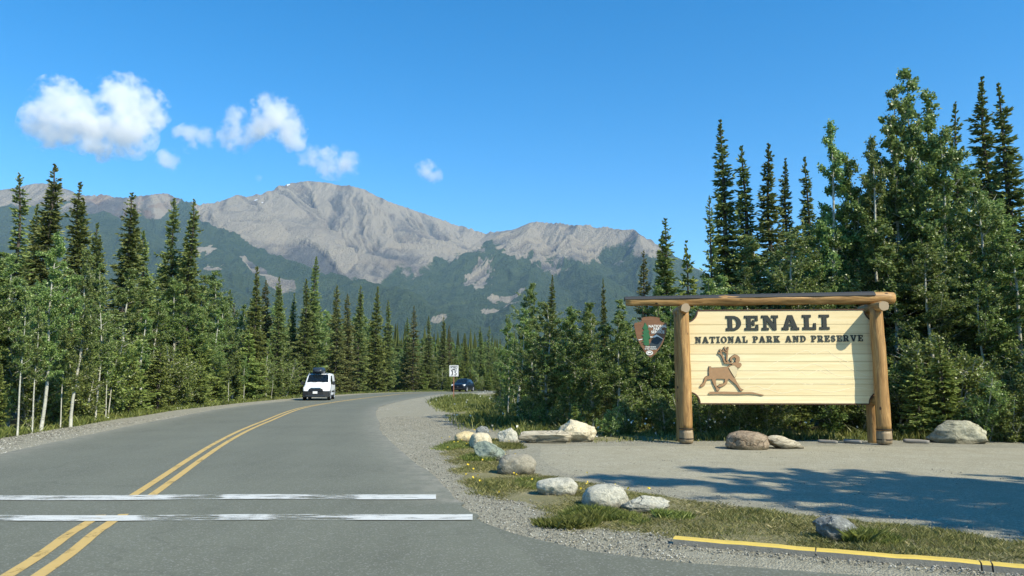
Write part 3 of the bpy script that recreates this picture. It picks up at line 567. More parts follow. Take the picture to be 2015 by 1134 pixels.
# named trees that rise above the rest: kind, px, top py, distance, width, label
named = [
 ('spruce', 12, 336, 27, 1.1, 'dark spruce at the far left edge of the view'), ('spruce', 72, 318, 29, 1.15, 'tallest left spruce, its twin top forked in two', 4),
 ('spruce', 44, 400, 34, .9, 'shorter dark spruce in the gap left of the forked spruce'), ('spruce', 131, 355, 30, 1.1, 'tall pointed spruce just right of the forked spruce'),
 ('spruce', 172, 436, 33, 1.1, 'low pointed spruce under the saddle of the ridge'), ('spruce', 236, 376, 31, 1.25, 'broad dark spruce with ragged top in the middle of the left wood'),
 ('spruce', 268, 452, 33, 1.1, 'blunt spruce leaning on the right of the broad ragged spruce'), ('spruce', 324, 388, 38, .95, 'narrow spruce, left one of the close pair before the green slope'),
 ('spruce', 361, 388, 37, 1.0, 'narrow spruce, right one of the close pair before the green slope'), ('spruce', 496, 522, 52, 1.0, 'spruce alone on the right of the low aspen canopy'),
 ('spruce', 518, 552, 56, .9, 'short spruce next on the right of the lone one'), ('spruce', 543, 543, 55, .95, 'spruce left of a gap before the valley ridge'), ('spruce', 573, 575, 60, .8, 'thin low spruce in the gap left of the tall far spruce'),
 ('spruce', 613, 504, 60, .95, 'tallest of the far spruces, under the main peak'), ('spruce', 597, 548, 59, 1.0, 'spruce pressed against the left of the tallest far spruce'),
 ('spruce', 659, 560, 66, 1., 'dark spruce right of the tallest far spruce, above the van'), ('spruce', 682, 578, 68, .9, 'small spruce between two dark ones right of the van'), ('spruce', 704, 560, 72, 1., 'slim spruce below the ravine of the mountain'),
 ('spruce', 738, 562, 74, 1.05, 'dark cone shaped spruce straight below the ravine'), ('spruce', 761, 590, 76, .9, 'smaller spruce touching the cone shaped one'), ('spruce', 812, 600, 84, 1.1, 'spruce standing apart before the dark valley slope'),
 ('spruce', 800, 625, 86, 1., 'short spruce hugging the one standing apart'), ('spruce', 842, 622, 90, .9, 'spruce left of the speed limit sign'), ('spruce', 871, 622, 92, 1.0, 'spruce behind the speed limit sign'),
 ('spruce', 884, 640, 94, .9, 'low spruce just right behind the speed limit sign'), ('spruce', 915, 655, 97, 1.0, 'spruce above the dark blue car'), ('spruce', 945, 642, 99, 1.0, 'spruce right of the dark blue car'), ('spruce', 962, 640, 100, .9, 'farthest spruce beside the big roadside aspen'),
 ('aspen', 1045, 552, 27, 1.0, 'big leafy aspen at the corner of the wood above the pale boulders', 2), ('spirespruce', 1086, 540, 31, 1.0, 'slim spruce poking out behind the corner aspen'), ('aspen', 1000, 622, 29, .9, 'low aspen at the tip of the wood by the bend', 0),
 ('aspen', 1022, 600, 24.5, 1.5, 'bushy aspen over the small stones at the wood corner', 3), ('aspen', 1078, 588, 22.5, 1.45, 'round headed aspen straight above the long flat slab', 2), ('aspen', 1118, 600, 21.8, 1.5, 'dense aspen directly above the large cream boulder', 0),
 ('aspen', 1165, 590, 21.2, 1.4, 'bushy aspen between the cream boulder and the emblem', 2), ('aspen', 1215, 585, 20.8, 1.3, 'leafy aspen brushing the left end of the sign beam', 1), ('aspen', 1290, 560, 22, 1.3, 'leafy aspen right behind the emblem and the left post', 0), ('aspen', 1400, 540, 22, 1.4, 'aspen straight behind the first letters of the sign', 2), ('aspen', 1480, 520, 22.5, 1.3, 'aspen behind the middle of the sign beam', 1), ('aspen', 1570, 440, 22.5, 1.3, 'aspen behind the last letters of the sign', 2),
 ('spirespruce', 1190, 547, 30, .8, 'thin spruce top left of the sign beam'), ('spruce', 1270, 490, 27, 1.0, 'spruce rising over the left end of the sign beam'), ('spruce', 1317, 426, 27, 1.15, 'taller spruce over the left post of the sign'),
 ('young', 1356, 478, 26, .8, 'thin pale young spruce between two dark spires behind the sign'), ('spruce', 1405, 380, 29, .8, 'stocky dark spire left of the two highest spires'), ('spirespruce', 1440, 236, 30, 1.35, 'tallest dark spire above the sign, left of its close neighbour', 0),
 ('spirespruce', 1476, 284, 29.5, 1.45, 'second dark spire, with a branch sticking out right', 1), ('spirespruce', 1531, 278, 29, 1.35, 'brownish dark spire above the word on the sign', 1), ('spirespruce', 1560, 310, 29.5, 1.15, 'narrow spire close behind the brownish one', 0),
 ('spirespruce', 1604, 306, 29, 1.2, 'spire half hidden by the leaning aspen top', 1), ('aspen', 1655, 232, 23.5, .9, 'aspen with its sparse leaning top against the sky', 3), ('aspen', 1700, 300, 24, 1.0, 'rounded aspen above the right end of the sign beam', 0),
 ('aspen', 1742, 262, 22.8, .9, 'slender aspen in front left of the highest clump', 3), ('aspen', 1880, 250, 22.6, 1.0, 'full aspen in front right of the highest clump', 0),
 ('aspen', 1780, 178, 23.5, .85, 'left stem of the highest aspen clump', 1), ('aspen', 1815, 143, 24, .85, 'highest aspen, its top against the blue sky', 1), ('aspen', 1852, 180, 23.5, 1.0, 'right stem of the highest aspen clump', 3),
 ('spruce', 1911, 196, 25, .8, 'dark spruce top right of the highest aspen', 2), ('spirespruce', 1978, 153, 24, 1.4, 'dark ragged spruce spire near the right edge', 0), ('spirespruce', 2016, 160, 23, 1.3, 'spruce spire cut by the right edge of the view', 1),
 ('aspen', 1960, 330, 21.5, 1., 'dense aspen under the ragged right spire', 1)]
for k in named:
    kind, px, ty, D, wd, lab = k[:6]
    if px < 970: D *= 1.3 if px < 450 else 1.14
    if kind == 'spirespruce' and px > 1380: D *= 1.2; wd *= .88
    ty += 9 if kind == 'aspen' else 0
    x, y = at(px, D=D); plant(kind, x, y, topz(px, ty, D)+.1, lab, None, wd, k[6] if len(k) > 6 else None)
# pale trunked aspens at the left verge
for px, by, ty, kd, lab, va in ((33, 856, 560, 'thinaspen', 'white trunked thin aspen, first from the left edge by the verge', 1), (62, 850, 600, 'thinaspen', 'spindly pale stem between two aspens at the left verge', 1), (82, 846, 470, 'aspen', 'aspen with stout grey trunk at the left verge', 0),
        (143, 838, 500, 'aspen', 'aspen with straight cream trunk at the left verge', 1), (118, 838, 640, 'thinaspen', 'short thin pole of an aspen before the cream trunk', 1), (190, 826, 520, 'thinaspen', 'aspen with bent white trunk leaning right by the verge', 0),
        (207, 822, 640, 'thinaspen', 'slight young aspen right of the bent trunk', 1)):
    x, y = G(px, by); plant(kd, x, y, topz(px, ty, y)+.1, lab, None, 1.0, va, -.05, 0 if va else 3.1)
# the woods between and behind them
LM = [(100, 'near the left edge of the view'), (200, 'round the forked spruce'), (310, 'round the broad ragged spruce'), (450, 'under the close pair of narrow spruces'), (560, 'left of the far tall spruce'), (620, 'just left of the white van'), (670, 'behind the white van'), (720, 'just right of the white van'),
      (780, 'between the white van and the speed limit sign'), (830, 'just left of the speed limit sign'), (885, 'straight behind the speed limit sign'), (930, 'above the dark blue car'), (1000, 'right of the dark blue car'), (1120, 'above the pale boulders'), (1240, 'just left of the hanging emblem'), (1345, 'behind the left post of the sign'),
      (1500, 'behind the left half of the sign board'), (1700, 'behind the right half of the sign board'), (1860, 'under the highest aspen clump'), (2030, 'by the right edge of the view'), (9999, 'beyond the right edge of the view')]
def fill(pxs, De, top, rows, step, zone, mix, seed, jit=.9):
    rr_ = random.Random(seed)
    for ri, (mul, frac) in enumerate(rows):
        px = pxs[0]
        while px < pxs[1]:
            D = np.interp(px, *zip(*De))*mul*(1+.05*rr_.random()); ty = np.interp(px, *zip(*top))
            hmax = topz(px, ty, D); h = hmax*frac*(1-.3*rr_.random()**1.2); kind = rr_.choices(*zip(*mix[min(ri, len(mix)-1)]))[0]
            if 'spruce' in kind: h *= .68+.32*rr_.random()
            if kind == 'shrub': h = min(h, 1.7+2.2*rr_.random())
            if kind == 'young': h = min(h, 3+4*rr_.random())
            x, y = at(px, D=D); nm = {'spruce': 'dark spruce', 'spirespruce': 'narrow dark spruce', 'young': 'bushy young spruce', 'aspen': 'leafy green aspen', 'thinaspen': 'thin stemmed aspen', 'shrub': 'leafy shrub'}[kind]
            if not (8.5 < x < 8.6): 
                lm = next(t for q, t in LM if px < q); rw = zone[0][ri] if ri < len(zone[0]) else zone[0][-1]
                plant(kind, x, y, h, f'{nm} {rw} {lm}', f'{nm}s {zone[1]}', (1.0+.45*rr_.random())*(1.15 if kind == 'aspen' else 1) if kind != 'shrub' else 1.2)
            px += F*step*(.7+.6*rr_.random())/D
Dl = [(-300, 17), (0, 21.5), (190, 27), (400, 41), (560, 60), (700, 84), (800, 97), (1000, 102)]
Tl = [(-300, 430), (0, 470), (150, 520), (250, 500), (400, 545), (500, 590), (600, 605), (700, 620), (800, 655), (900, 676), (1000, 672)]
W1, W2 = (['at the verge', 'just behind the verge'], 'along the left verge'), (['in the first rank', 'in the second rank', 'deep in the wood', 'at the back'], 'in the wood left of the road')
A_ = [[('shrub', 3), ('young', 5)], [('young', 4), ('aspen', 4), ('spruce', 1), ('thinaspen', 1)]]
fill((-260, 990), Dl, Tl, [(1.02, .5), (1.06, .65)], 1.05, W1, [[('shrub', 2.5), ('young', 6), ('thinaspen', .8)]], 1)
fill((-260, 990), Dl, Tl, [(1.08, .85), (1.17, .97), (1.3, 1.05), (1.5, 1.05)], 1.2, W2, [[('young', 3), ('aspen', 8), ('spruce', .7)], [('aspen', 8), ('spruce', 1.2)], [('spruce', 2), ('aspen', 6)], [('spruce', 2), ('aspen', 1)]], 2)
Dr = [(985, 31), (1020, 24.5), (1100, 20.8), (1200, 19.6), (1300, 19.8), (1500, 20.2), (1750, 20.0), (1850, 19.2), (2015, 18.4), (2400, 17), (2700, 17)]
Tr = [(985, 668), (1050, 600), (1200, 600), (1300, 560), (1400, 530), (1500, 410), (1600, 350), (1700, 290), (1830, 230), (1950, 260), (2100, 260), (2700, 150)]
W4 = (['in the first rank', 'in the second rank', 'in the third rank', 'deep in the wood', 'at the back'], 'in the wood behind the sign'); W5 = (['low at the wood foot'], 'at the foot of the wood by the sign')
fill((990, 2500), Dr, Tr, [(.965, .35), (1.03, .42)], .8, W5, [[('shrub', 6), ('young', 1)]], 3)
fill((985, 2500), Dr, Tr, [(1.10, .72), (1.2, .9), (1.32, 1.0), (1.5, .95), (1.8, .9)], 1.5, W4, [[('aspen', 5), ('shrub', 1), ('young', 2)], [('aspen', 5), ('spruce', 3)], [('aspen', 4), ('spruce', 4)], [('spruce', 1)]], 4)
# trees right of the camera that throw the ragged shade across the lot
for i, (x, y, h, kd) in enumerate([(10.4, 4.5, 10.4, 'aspen'), (11.8, 5.6, 10, 'aspen'), (12.6, 3.9, 11, 'spruce'), (14.2, 4.5, 10.6, 'aspen'), (13.4, 2.1, 11.2, 'aspen'), (15.8, 4.8, 10.5, 'spruce'), (16.2, 2.3, 12, 'aspen')]):
    plant(kd, x, y, h, 'tree beyond the right edge that shades the gravel lot', 'trees shading the lot', 1.15, i % 3)
# far-off wood on the valley floor
fx = rng.uniform(-1, 1, 9000); fy = 128*(2200/128)**rng.random(9000); fx = fx*fy*.95
hb = 6+5*rng.random(9000); Vv = []
for k in range(3):
    a = k*1.047; c_, s_ = math.cos(a)*.9, math.sin(a)*.9
    for j in range(3):
        zb = hb*(.05+.3*j); w_ = 1.3*(1-.28*j)
        Vv.append(np.stack([np.stack([fx-c_*w_, fy-s_*w_, zb], -1), np.stack([fx+c_*w_, fy+s_*w_, zb], -1), np.stack([fx, fy, zb+hb*.42], -1)], 1))
V = np.concatenate(Vv); T = np.tile(rng.random(9000)*.6, 9)
tag(obj('far_wood', fast_mesh('far_wood', V, 3, [('tone', 'FACE', T)]), M_need), 'far dark spruce wood covering the valley floor below the mountain', 'wood', kind='stuff')
# ------------------------------------------------------------------ the entrance sign
SGL = np.array(G(1351, 871.5)); SGR0 = ray(1741, 870); yaw = R(3.2)
ud = np.array([math.cos(yaw), -math.sin(yaw)]); nd = np.array([math.sin(yaw), math.cos(yaw)])   # u along the board, nd away from the camera
sign = empty('entrance_sign', (SGL[0], SGL[1], 0), -yaw, 'log framed wooden park entrance sign with DENALI lettering and running caribou', 'sign')
def SU(px, py, back=0.0):
    """ray through a point of the photograph -> (u, z) on the vertical plane 'back' metres behind the front posts"""
    d = ray(px, py); o = np.array([-SGL[0], -SGL[1]]); den = d[0]*nd[0]+d[1]*nd[1]; t = (back-(o@nd))/den
    q = o+d[:2]*t; return (q@ud, CH+d[2]*t)
def woodmat(name, a, b, c, sc_=(9, 9, .7), knots=True, rough=.55, rand=True, knotc=(.05, .025, .012), dist=1.2):
    m = N(name, rough, .35); co_ = m.co(sc_, rand=rand); n = m.noise(1.6, 6, .68, co_, dist)
    col = m.ramp(n, [(.28, a), (.5, b), (.74, c)])
    col = m.mix(m.ramp(m.noise(7, 3, .6, m.co((sc_[0]*1.2, sc_[1]*1.2, sc_[2]*.6), rand=rand)), [(.4, .25), (.6, 0)]), col, a)
    if knots:
        ck = m.noise(3, 4, .7, m.co((16, 16, .45), rand=rand)); col = m.mix(m.ramp(ck, [(.60, 0), (.66, .65)]), col, tuple(v*.35 for v in a))
        k = m.voro(1.0, m.co((4.2, 4.2, 2.4), rand=rand)); col = m.mix(m.ramp(k, [(.07, 1), (.12, 0)]), col, knotc)
    m.base(col); m.bump(n, .35, .01); return m
M_log = woodmat('varnished_log', (.14, .072, .026), (.38, .215, .075), (.60, .38, .15)).m
# lower ends of the posts are weathered grey
M_footlog = woodmat('weathered_post_foot', (.17, .12, .07), (.30, .225, .135), (.43, .34, .22), knots=False).m
M_end = N('cut_log_end', .8, .2); rg_ = M_end.n('ShaderNodeTexWave', wave_type='RINGS', rings_direction='Z'); rg_.inputs['Scale'].default_value = 14; rg_.inputs['Distortion'].default_value = 2
M_end.l(M_end.tc.outputs['Object'], rg_.inputs[0]); M_end.base(M_end.mix(M_end.math('MULTIPLY', rg_.outputs['Fac'], .5), (.42, .33, .22), (.27, .19, .115))); M_end = M_end.m
M_plank = woodmat('pale_varnished_plank', (.75, .60, .33), (.86, .74, .45), (.90, .81, .54), (.35, 12, 12), False, .45, dist=.25)
_c = M_plank.b.inputs['Base Color'].links[0].from_socket; M_plank.base(M_plank.mix(M_plank.math('MULTIPLY', M_plank.rnd(), .38), _c, (.66, .46, .20))); M_plank = M_plank.m
M_rim = plain('brown_board_edge', (.085, .04, .022), .5, .4, var=.2)
M_capm = plain('black_roofing_cap', (.035, .038, .042), .7, .3, var=.2, scale=20)
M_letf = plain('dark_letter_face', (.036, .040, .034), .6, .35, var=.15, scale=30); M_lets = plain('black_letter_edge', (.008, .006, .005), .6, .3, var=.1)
M_cbrown = plain('carved_brown_wood', (.36, .215, .11), .6, .3, var=.2, scale=12); M_ccream = plain('carved_cream_wood', (.66, .55, .33), .6, .3, var=.1)
M_line = plain('pale_carved_line', (.86, .78, .58), .6, .3, var=.05)
M_band = plain('dark_band', (.04, .03, .022), .6, .3)
def log(name, p0, p1, r0, r1, parent, n=20, nl=22, wob=.012, seed=0, mats=None, bulge=.0):
    wob *= 1.6
    p0 = Vector(p0); p1 = Vector(p1); L = (p1-p0).length; V = []; Fs = []; mi = []
    for i in range(nl+1):
        t = i/nl; r = r0+(r1-r0)*t
        for k in range(n):
            a = 2*math.pi*k/n; q = Vector((math.cos(a), math.sin(a), t*L*.8))
            rr_ = r+wob*mn.noise(q*1.3+Vector((seed, 0, 0)))+wob*.5*mn.noise(q*4+Vector((seed, 5, 0)))
            if i in (0, nl): rr_ -= .008
            V.append((rr_*math.cos(a), rr_*math.sin(a), t*L))
    for i in range(nl):
        for k in range(n): l = (k+1) % n; Fs.append((i*n+k, i*n+l, (i+1)*n+l, (i+1)*n+k)); mi.append(0)
    Fs += [tuple(range(n-1, -1, -1)), tuple(range(nl*n, nl*n+n))]; mi += [1, 1]
    me = mesh(name, V, Fs, True, mi)
    for p in me.polygons[-2:]: p.use_smooth = False
    o = obj(name, me, mats or [M_log, M_end], parent, tuple(p0)); o.rotation_euler = (p1-p0).to_track_quat('Z', 'Y').to_euler(); return o
UR = SU(1741, 870)[0]; DB = .56             # post spacing, depth of the frame
zc = SU(1348, 606, -.40)[1]; zcr = SU(1728, 602, -.40)[1]
pr = .5*(SU(1364, 780)[0]-SU(1338, 780)[0]); 
for u, zz, px in ((0, zc, 1), (UR, zcr, 1.06)):
    p = log('post', (u, 0, .30), (u-(.02 if u else -.0), 0, zz-.02), .155*px, .135*px, sign, seed=u+1)
    log('post_foot', (0, 0, -.30), (0, 0, 0), .160*px, .158*px, p, nl=4, seed=u+3, mats=[M_footlog, M_end])
    for zb in (.03, -.20):
        mb = MB(); mb.tube([(0, 0, zb-.012), (0, 0, zb+.012)], .166*px, 24); mb.build('band', M_band, p)
    q = log('rear_post', (u, DB, -.1), (u, DB, zz-.02), .15, .13, sign, seed=u+7)
    q['label'] = 'rear log post standing behind the front one'
    c = log('cross_log', (u, -.40, zz), (u, DB+.34, zz+.0), .115*px, .12, sign, n=24, seed=u+9, nl=12)
log('lower_cross_log', (UR, -.0, SU(1715, 790, .35)[1]), (UR-.10, DB+.3, SU(1715, 785, .35)[1]), .11, .12, sign, seed=5, nl=8)
log('lower_cross_log', (0, 0.0, SU(1715, 790, .35)[1]), (.0, DB+.3, SU(1715, 785, .35)[1]), .11, .12, sign, seed=6, nl=8)
BB = .27
b0 = SU(1231, 597, BB); b1 = SU(1758, 590, BB)
beam = log('beam', (b0[0], BB+.0, zc+.115+.105), (b1[0], BB, zcr+.115+.135), .105, .15, sign, nl=40, n=22, wob=.02, seed=3)
cap = MB(); Lb = b1[0]-b0[0]; V = []; Fs = []
m_ = 30
for i in range(m_+1):
    t = i/m_; u = b0[0]-.02+(Lb*.93)*t; r = .118+(.150-.105)*t*.93; zz = (zc+.22)*(1-t*.93)+(zcr+.25)*t*.93
    for a in range(7):
        th = R(20+a*150/6); V.append((u, BB-.0+r*math.cos(th)*-1.0 if False else BB-r*math.cos(th), zz+r*math.sin(th)+.004*mn.noise(Vector((u*3, a, 0)))))
for i in range(m_):
    for a in range(6): Fs.append((i*7+a, (i+1)*7+a, (i+1)*7+a+1, i*7+a+1))
co_ = obj('beam_cap', mesh('beam_cap', V, Fs, False), M_capm, sign); sm = co_.modifiers.new('s', 'SOLIDIFY'); sm.thickness = .012; sm.offset = 1
# the board: planks with scooped corners
BD = .235
xl = SU(1352, 700, BD)[0]+.0; xr = SU(1727, 700, BD)[0]; zt_ = SU(1530, 611.5, BD)[1]; zb_ = SU(1530, 794, BD)[1]; NR_ = .285
def bl(z): 
    e = 0
    for zc_ in (zt_, zb_):
        d = abs(z-zc_)
        if d < NR_: e = max(e, math.sqrt(NR_**2-d*d))
    return e
board = empty('board'); board.parent = sign; board.location = (0, BD, 0)
joints_px = [611.5, 639, 657, 678, 697, 712, 730, 746, 756, 779, 794]
jz = [SU(1530, y, BD)[1] for y in joints_px]
for za, zb in zip(jz[:-1], jz[1:]):
    zs = np.linspace(za-.004, zb+.004, 7 if min(abs(za-zt_), abs(zb-zb_)) < NR_+.1 else 2)
    poly = [(xl+bl(z), z) for z in zs]+[(xr-bl(z), z) for z in zs[::-1]]
    dy = .003*random.random(); mb = MB(); mb.prism(poly, -.03-dy, .03); mb.build('plank', M_plank, board)
ol = [(xl+bl(z), z) for z in np.r_[np.linspace(zb_, zb_+NR_, 10), np.linspace(zt_-NR_, zt_, 10)]]
orr = [(xr-bl(z), z) for z in np.r_[np.linspace(zt_, zt_-NR_, 10), np.linspace(zb_+NR_, zb_, 10)]]
out = ol+orr; V = []; Fs = []; n = len(out); ctr = (.5*(xl+xr), .5*(zt_+zb_))
for i, (x, z) in enumerate(out):
    a = Vector((*out[i-1], 0)); b = Vector((*out[(i+1) % n], 0)); t = (b-a).normalized(); nx_, nz_ = -t.y, t.x   # outward for clockwise order
    o_ = .028; V += [(x+nx_*.001, -.045, z+nz_*.001), (x+nx_*o_, -.045, z+nz_*o_), (x+nx_*o_, .05, z+nz_*o_), (x+nx_*.001, .05, z+nz_*.001)]
for i in range(n):
    j = (i+1) % n
    for k in range(4): l = (k+1) % 4; Fs.append((i*4+k, j*4+k, j*4+l, i*4+l))
obj('edge_trim', mesh('edge_trim', V, Fs), M_rim, board)
mb = MB(); mb.box(((xl+xr)/2, .0, (zt_+zb_)/2), (xr-xl-2*NR_-.02, .03, zt_-zb_-.02)); mb.box(((xl+xr)/2, .001, (zt_+zb_)/2), (xr-xl-.03, .026, zt_-zb_-2*NR_-.02)); mb.build('backing', plain('tan_board_joint', (.42, .27, .11), .7, .2), board)
# lettering, cut as slab serif capitals
t = .14
def arc(cx, cz, rx, rz, a0, a1, n=10): return [(cx+rx*math.cos(R(a0+(a1-a0)*i/n)), cz+rz*math.sin(R(a0+(a1-a0)*i/n))) for i in range(n+1)]
def band(pts, w):
    pts = [Vector((*p, 0)) for p in pts]; l = []; r = []
    for i, p in enumerate(pts):
        d = (pts[min(i+1, len(pts)-1)]-pts[max(0, i-1)]).normalized(); q = Vector((-d.y, d.x, 0)); ww = w[i] if hasattr(w, '__len__') else w
        l.append((p+q*ww/2)[:2]); r.append((p-q*ww/2)[:2])
    return l+r[::-1]
GL = {
 'I': (.60, [[(0, 0), (.6, 0), (.6, t), (.43, t), (.43, 1-t), (.6, 1-t), (.6, 1), (0, 1), (0, 1-t), (.17, 1-t), (.17, t), (0, t)]]),
 'T': (.92, [[(.22, 0), (.70, 0), (.70, t), (.58, t), (.58, 1-t), (.78, 1-t), (.80, .66), (.92, .66), (.92, 1), (0, 1), (0, .66), (.12, .66), (.14, 1-t), (.34, 1-t), (.34, t), (.22, t)]]),
 'L': (.82, [[(0, 0), (.82, 0), (.82, .42), (.69, .42), (.66, t), (.38, t), (.38, 1-t), (.52, 1-t), (.52, 1), (0, 1), (0, 1-t), (.13, 1-t), (.13, t), (0, t)]]),
 'E': (.84, [[(0, 0), (.84, 0), (.84, .36), (.71, .36), (.68, t), (.38, t), (.38, .44), (.49, .44), (.49, .33), (.61, .33), (.61, .69), (.49, .69), (.49, .57), (.38, .57), (.38, 1-t), (.67, 1-t), (.69, .66), (.82, .66), (.82, 1), (0, 1), (0, 1-t), (.13, 1-t), (.13, t), (0, t)]]),
 'D': (.94, [[(0, 0)]+arc(.44, .5, .50, .5, -90, 90, 14)+[(0, 1), (0, 1-t), (.13, 1-t), (.13, t), (0, t)], [(.38, t)]+arc(.44, .5, .25, .5-t, -90, 90, 12)+[(.38, 1-t)]]),
 'N': (1.02, [[(0, 0), (.42, 0), (.42, t), (.28, t), (.28, .66), (.70, 0), (.90, 0), (.90, 1-t), (1.02, 1-t), (1.02, 1), (.62, 1), (.62, 1-t), (.75, 1-t), (.75, .42), (.37, 1), (0, 1), (0, 1-t), (.13, 1-t), (.13, t), (0, t)]]),
 'A': (1.06, [[(0, 0), (.40, 0), (.40, t), (.32, t), (.355, .25), (.62, .25), (.66, t), (.57, t), (.57, 0), (1.06, 0), (1.06, t), (.95, t), (.66, 1), (.38, 1), (.10, t), (0, t)], [(.40, .38), (.585, .38), (.49, .72)]]),
 'O': (.98, [arc(.49, .5, .49, .515, 0, 360, 26)[:-1], arc(.49, .5, .235, .385, 0, 360, 22)[:-1]]),
 'P': (.86, [[(0, 0), (.52, 0), (.52, t), (.38, t), (.38, .38)]+arc(.52, .69, .34, .31, -90, 90, 12)+[(0, 1), (0, 1-t), (.13, 1-t), (.13, t), (0, t)], [(.38, .51)]+arc(.48, .69, .14, .18, -90, 90, 8)+[(.38, .87)]]),
 'R': (1.0, [[(0, 0), (.48, 0), (.48, t), (.38, t), (.38, .40), (.47, .40), (.62, 0), (1.0, 0), (1.0, t), (.88, t), (.74, .44)]+arc(.54, .70, .33, .30, -48, 90, 10)+[(0, 1), (0, 1-t), (.13, 1-t), (.13, t), (0, t)], [(.38, .52)]+arc(.49, .695, .15, .175, -90, 90, 8)+[(.38, .87)]]),
 'K': (1.04, [[(0, 0), (.48, 0), (.48, t), (.38, t), (.38, .36), (.46, .44), (.62, t), (.55, t), (.55, 0), (1.04, 0), (1.04, t), (.94, t), (.65, .60), (.84, 1-t), (.98, 1-t), (.98, 1), (.56, 1), (.56, 1-t), (.64, 1-t), (.38, .58), (.38, 1-t), (.48, 1-t), (.48, 1), (0, 1), (0, 1-t), (.13, 1-t), (.13, t), (0, t)]]),
 'V': (1.04, [[(.40, 0), (.62, 0), (.94, 1-t), (1.04, 1-t), (1.04, 1), (.62, 1), (.62, 1-t), (.72, 1-t), (.55, .34), (.38, 1-t), (.46, 1-t), (.46, 1), (0, 1), (0, 1-t), (.10, 1-t)]]),
 'S': (.80, [band([(.70, .70)]+arc(.42, .74, .25, .19, 10, 180, 8)[1:]+[(.20, .62), (.40, .52), (.60, .40)]+arc(.38, .28, .25, .21, 0, -165, 8)+[(.10, .38)], [.1, .15, .15, .14, .14, .15, .2, .22, .24, .26, .27, .26, .24, .22, .2, .16, .14, .14, .14, .12, .1, .08])]),
}
def flat(name, contours, depth, parent, mats, y=0, bevel=0, off=0):
    cu = bpy.data.curves.new(name, 'CURVE'); cu.dimensions = '2D'; cu.fill_mode = 'BOTH'; cu.extrude = depth/2; cu.bevel_depth = bevel; cu.offset = off
    for ct in contours:
        sp = cu.splines.new('POLY'); sp.points.add(len(ct)-1)
        for p, q in zip(sp.points, ct): p.co = (q[0], q[1], 0, 1)
        sp.use_cyclic_u = True
    tmp = bpy.data.objects.new('t', cu); C.objects.link(tmp)
    me = bpy.data.meshes.new_from_object(tmp.evaluated_get(bpy.context.evaluated_depsgraph_get())); bpy.data.objects.remove(tmp); me.name = name
    me.materials.clear(); mats = mats if isinstance(mats, (list, tuple)) else [mats]
    for m in mats: me.materials.append(m)
    if len(mats) > 1:
        for p in me.polygons: p.material_index = 0 if abs(p.normal.z) > .8 else 1
    o = obj(name, me, None, parent, (0, y, 0), (R(90), 0, 0)); return o
def word(s, pl, pr_, h_px, gap=.16, spc=.62, depth=.02, track=None):
    """pl, pr_: left and right foot of the word in the photograph"""
    a = SU(*pl, BD-.03); b = SU(*pr_, BD-.03); hgt = h_px
    tot = sum((GL[c][0]+gap) if c != ' ' else spc for c in s)-gap; W = b[0]-a[0]; sxx = W/tot; x = a[0]
    for c in s:
        if c == ' ': x += spc*sxx; continue
        frac = (x-a[0])/W; z0 = a[1]+(b[1]-a[1])*frac
        if hgt > .2: flat('letter_edge', [[(x+p[0]*sxx, z0+p[1]*hgt) for p in ct] for ct in GL[c][1]], .012, board, M_lets, -.037, off=.007)
        flat('letter', [[(x+p[0]*sxx, z0+p[1]*hgt) for p in ct] for ct in GL[c][1]], depth, board, [M_letf, M_lets], -.032-depth/2-.0)
        x += (GL[c][0]+gap)*sxx
hD = SU(1435, 622, BD)[1]-SU(1435, 650, BD)[1]; hN = SU(1400, 663, BD)[1]-SU(1400, 675.5, BD)[1]
word('DENALI', (1429, 650.5), (1632, 648), hD, .24)
word('NATIONAL PARK AND PRESERVE', (1368, 675.5), (1698, 672), hN, .17, .70, .012)
# running caribou, traced from the carving
def Z3(x, y): return SU(1320+x/5.4, 670+y/5.4, BD-.03)
body = [(404, 278), (424, 280), (428, 292), (520, 290), (600, 280), (625, 262), (660, 268), (700, 300), (698, 340), (690, 380), (676, 402), (690, 430), (716, 472), (740, 512), (768, 524), (756, 536), (734, 536), (716, 506), (690, 470), (650, 436), (612, 404), (602, 430), (590, 464), (560, 484), (528, 496), (500, 494), (498, 482), (520, 468), (556, 460), (572, 440), (570, 410),
        (480, 408), (474, 430), (478, 470), (494, 500), (520, 514), (512, 530), (500, 536), (482, 534), (478, 512), (456, 474), (440, 440), (434, 412), (386, 416), (368, 446), (356, 478), (336, 492), (312, 494), (310, 482), (330, 460), (346, 444), (358, 398), (376, 382), (404, 376), (402, 330)]
flat('caribou', [[Z3(*p) for p in body]], .03, board, [M_cbrown, M_lets], -.045); flat('dark_outline', [[Z3(*p) for p in body]], .014, board, M_lets, -.038, off=.006)  # near-black backing cut slightly wider than the figure, a dark rim all round
neck = [(612, 290), (640, 268), (680, 266), (704, 296), (702, 340), (688, 372), (676, 396), (660, 372), (640, 340)]
flat('caribou_mane', [[Z3(*p) for p in neck]], .012, board, [M_ccream, M_lets], -.066)
head = [(640, 252), (664, 236), (700, 232), (742, 244), (750, 262), (736, 284), (712, 292), (690, 284), (676, 268), (650, 262)]
flat('caribou_head', [[Z3(*p) for p in head]], .016, board, [M_cbrown, M_lets], -.068)
ant = band([(650, 244), (600, 242), (572, 238), (560, 200), (545, 165), (528, 140)], [14, 14, 20, 18, 18, 22])
flat('antler', [[Z3(*p) for p in ant]], .024, board, [M_cbrown, M_lets], -.054); flat('dark_outline', [[Z3(*p) for p in ant]], .014, board, M_lets, -.0375, off=.006)
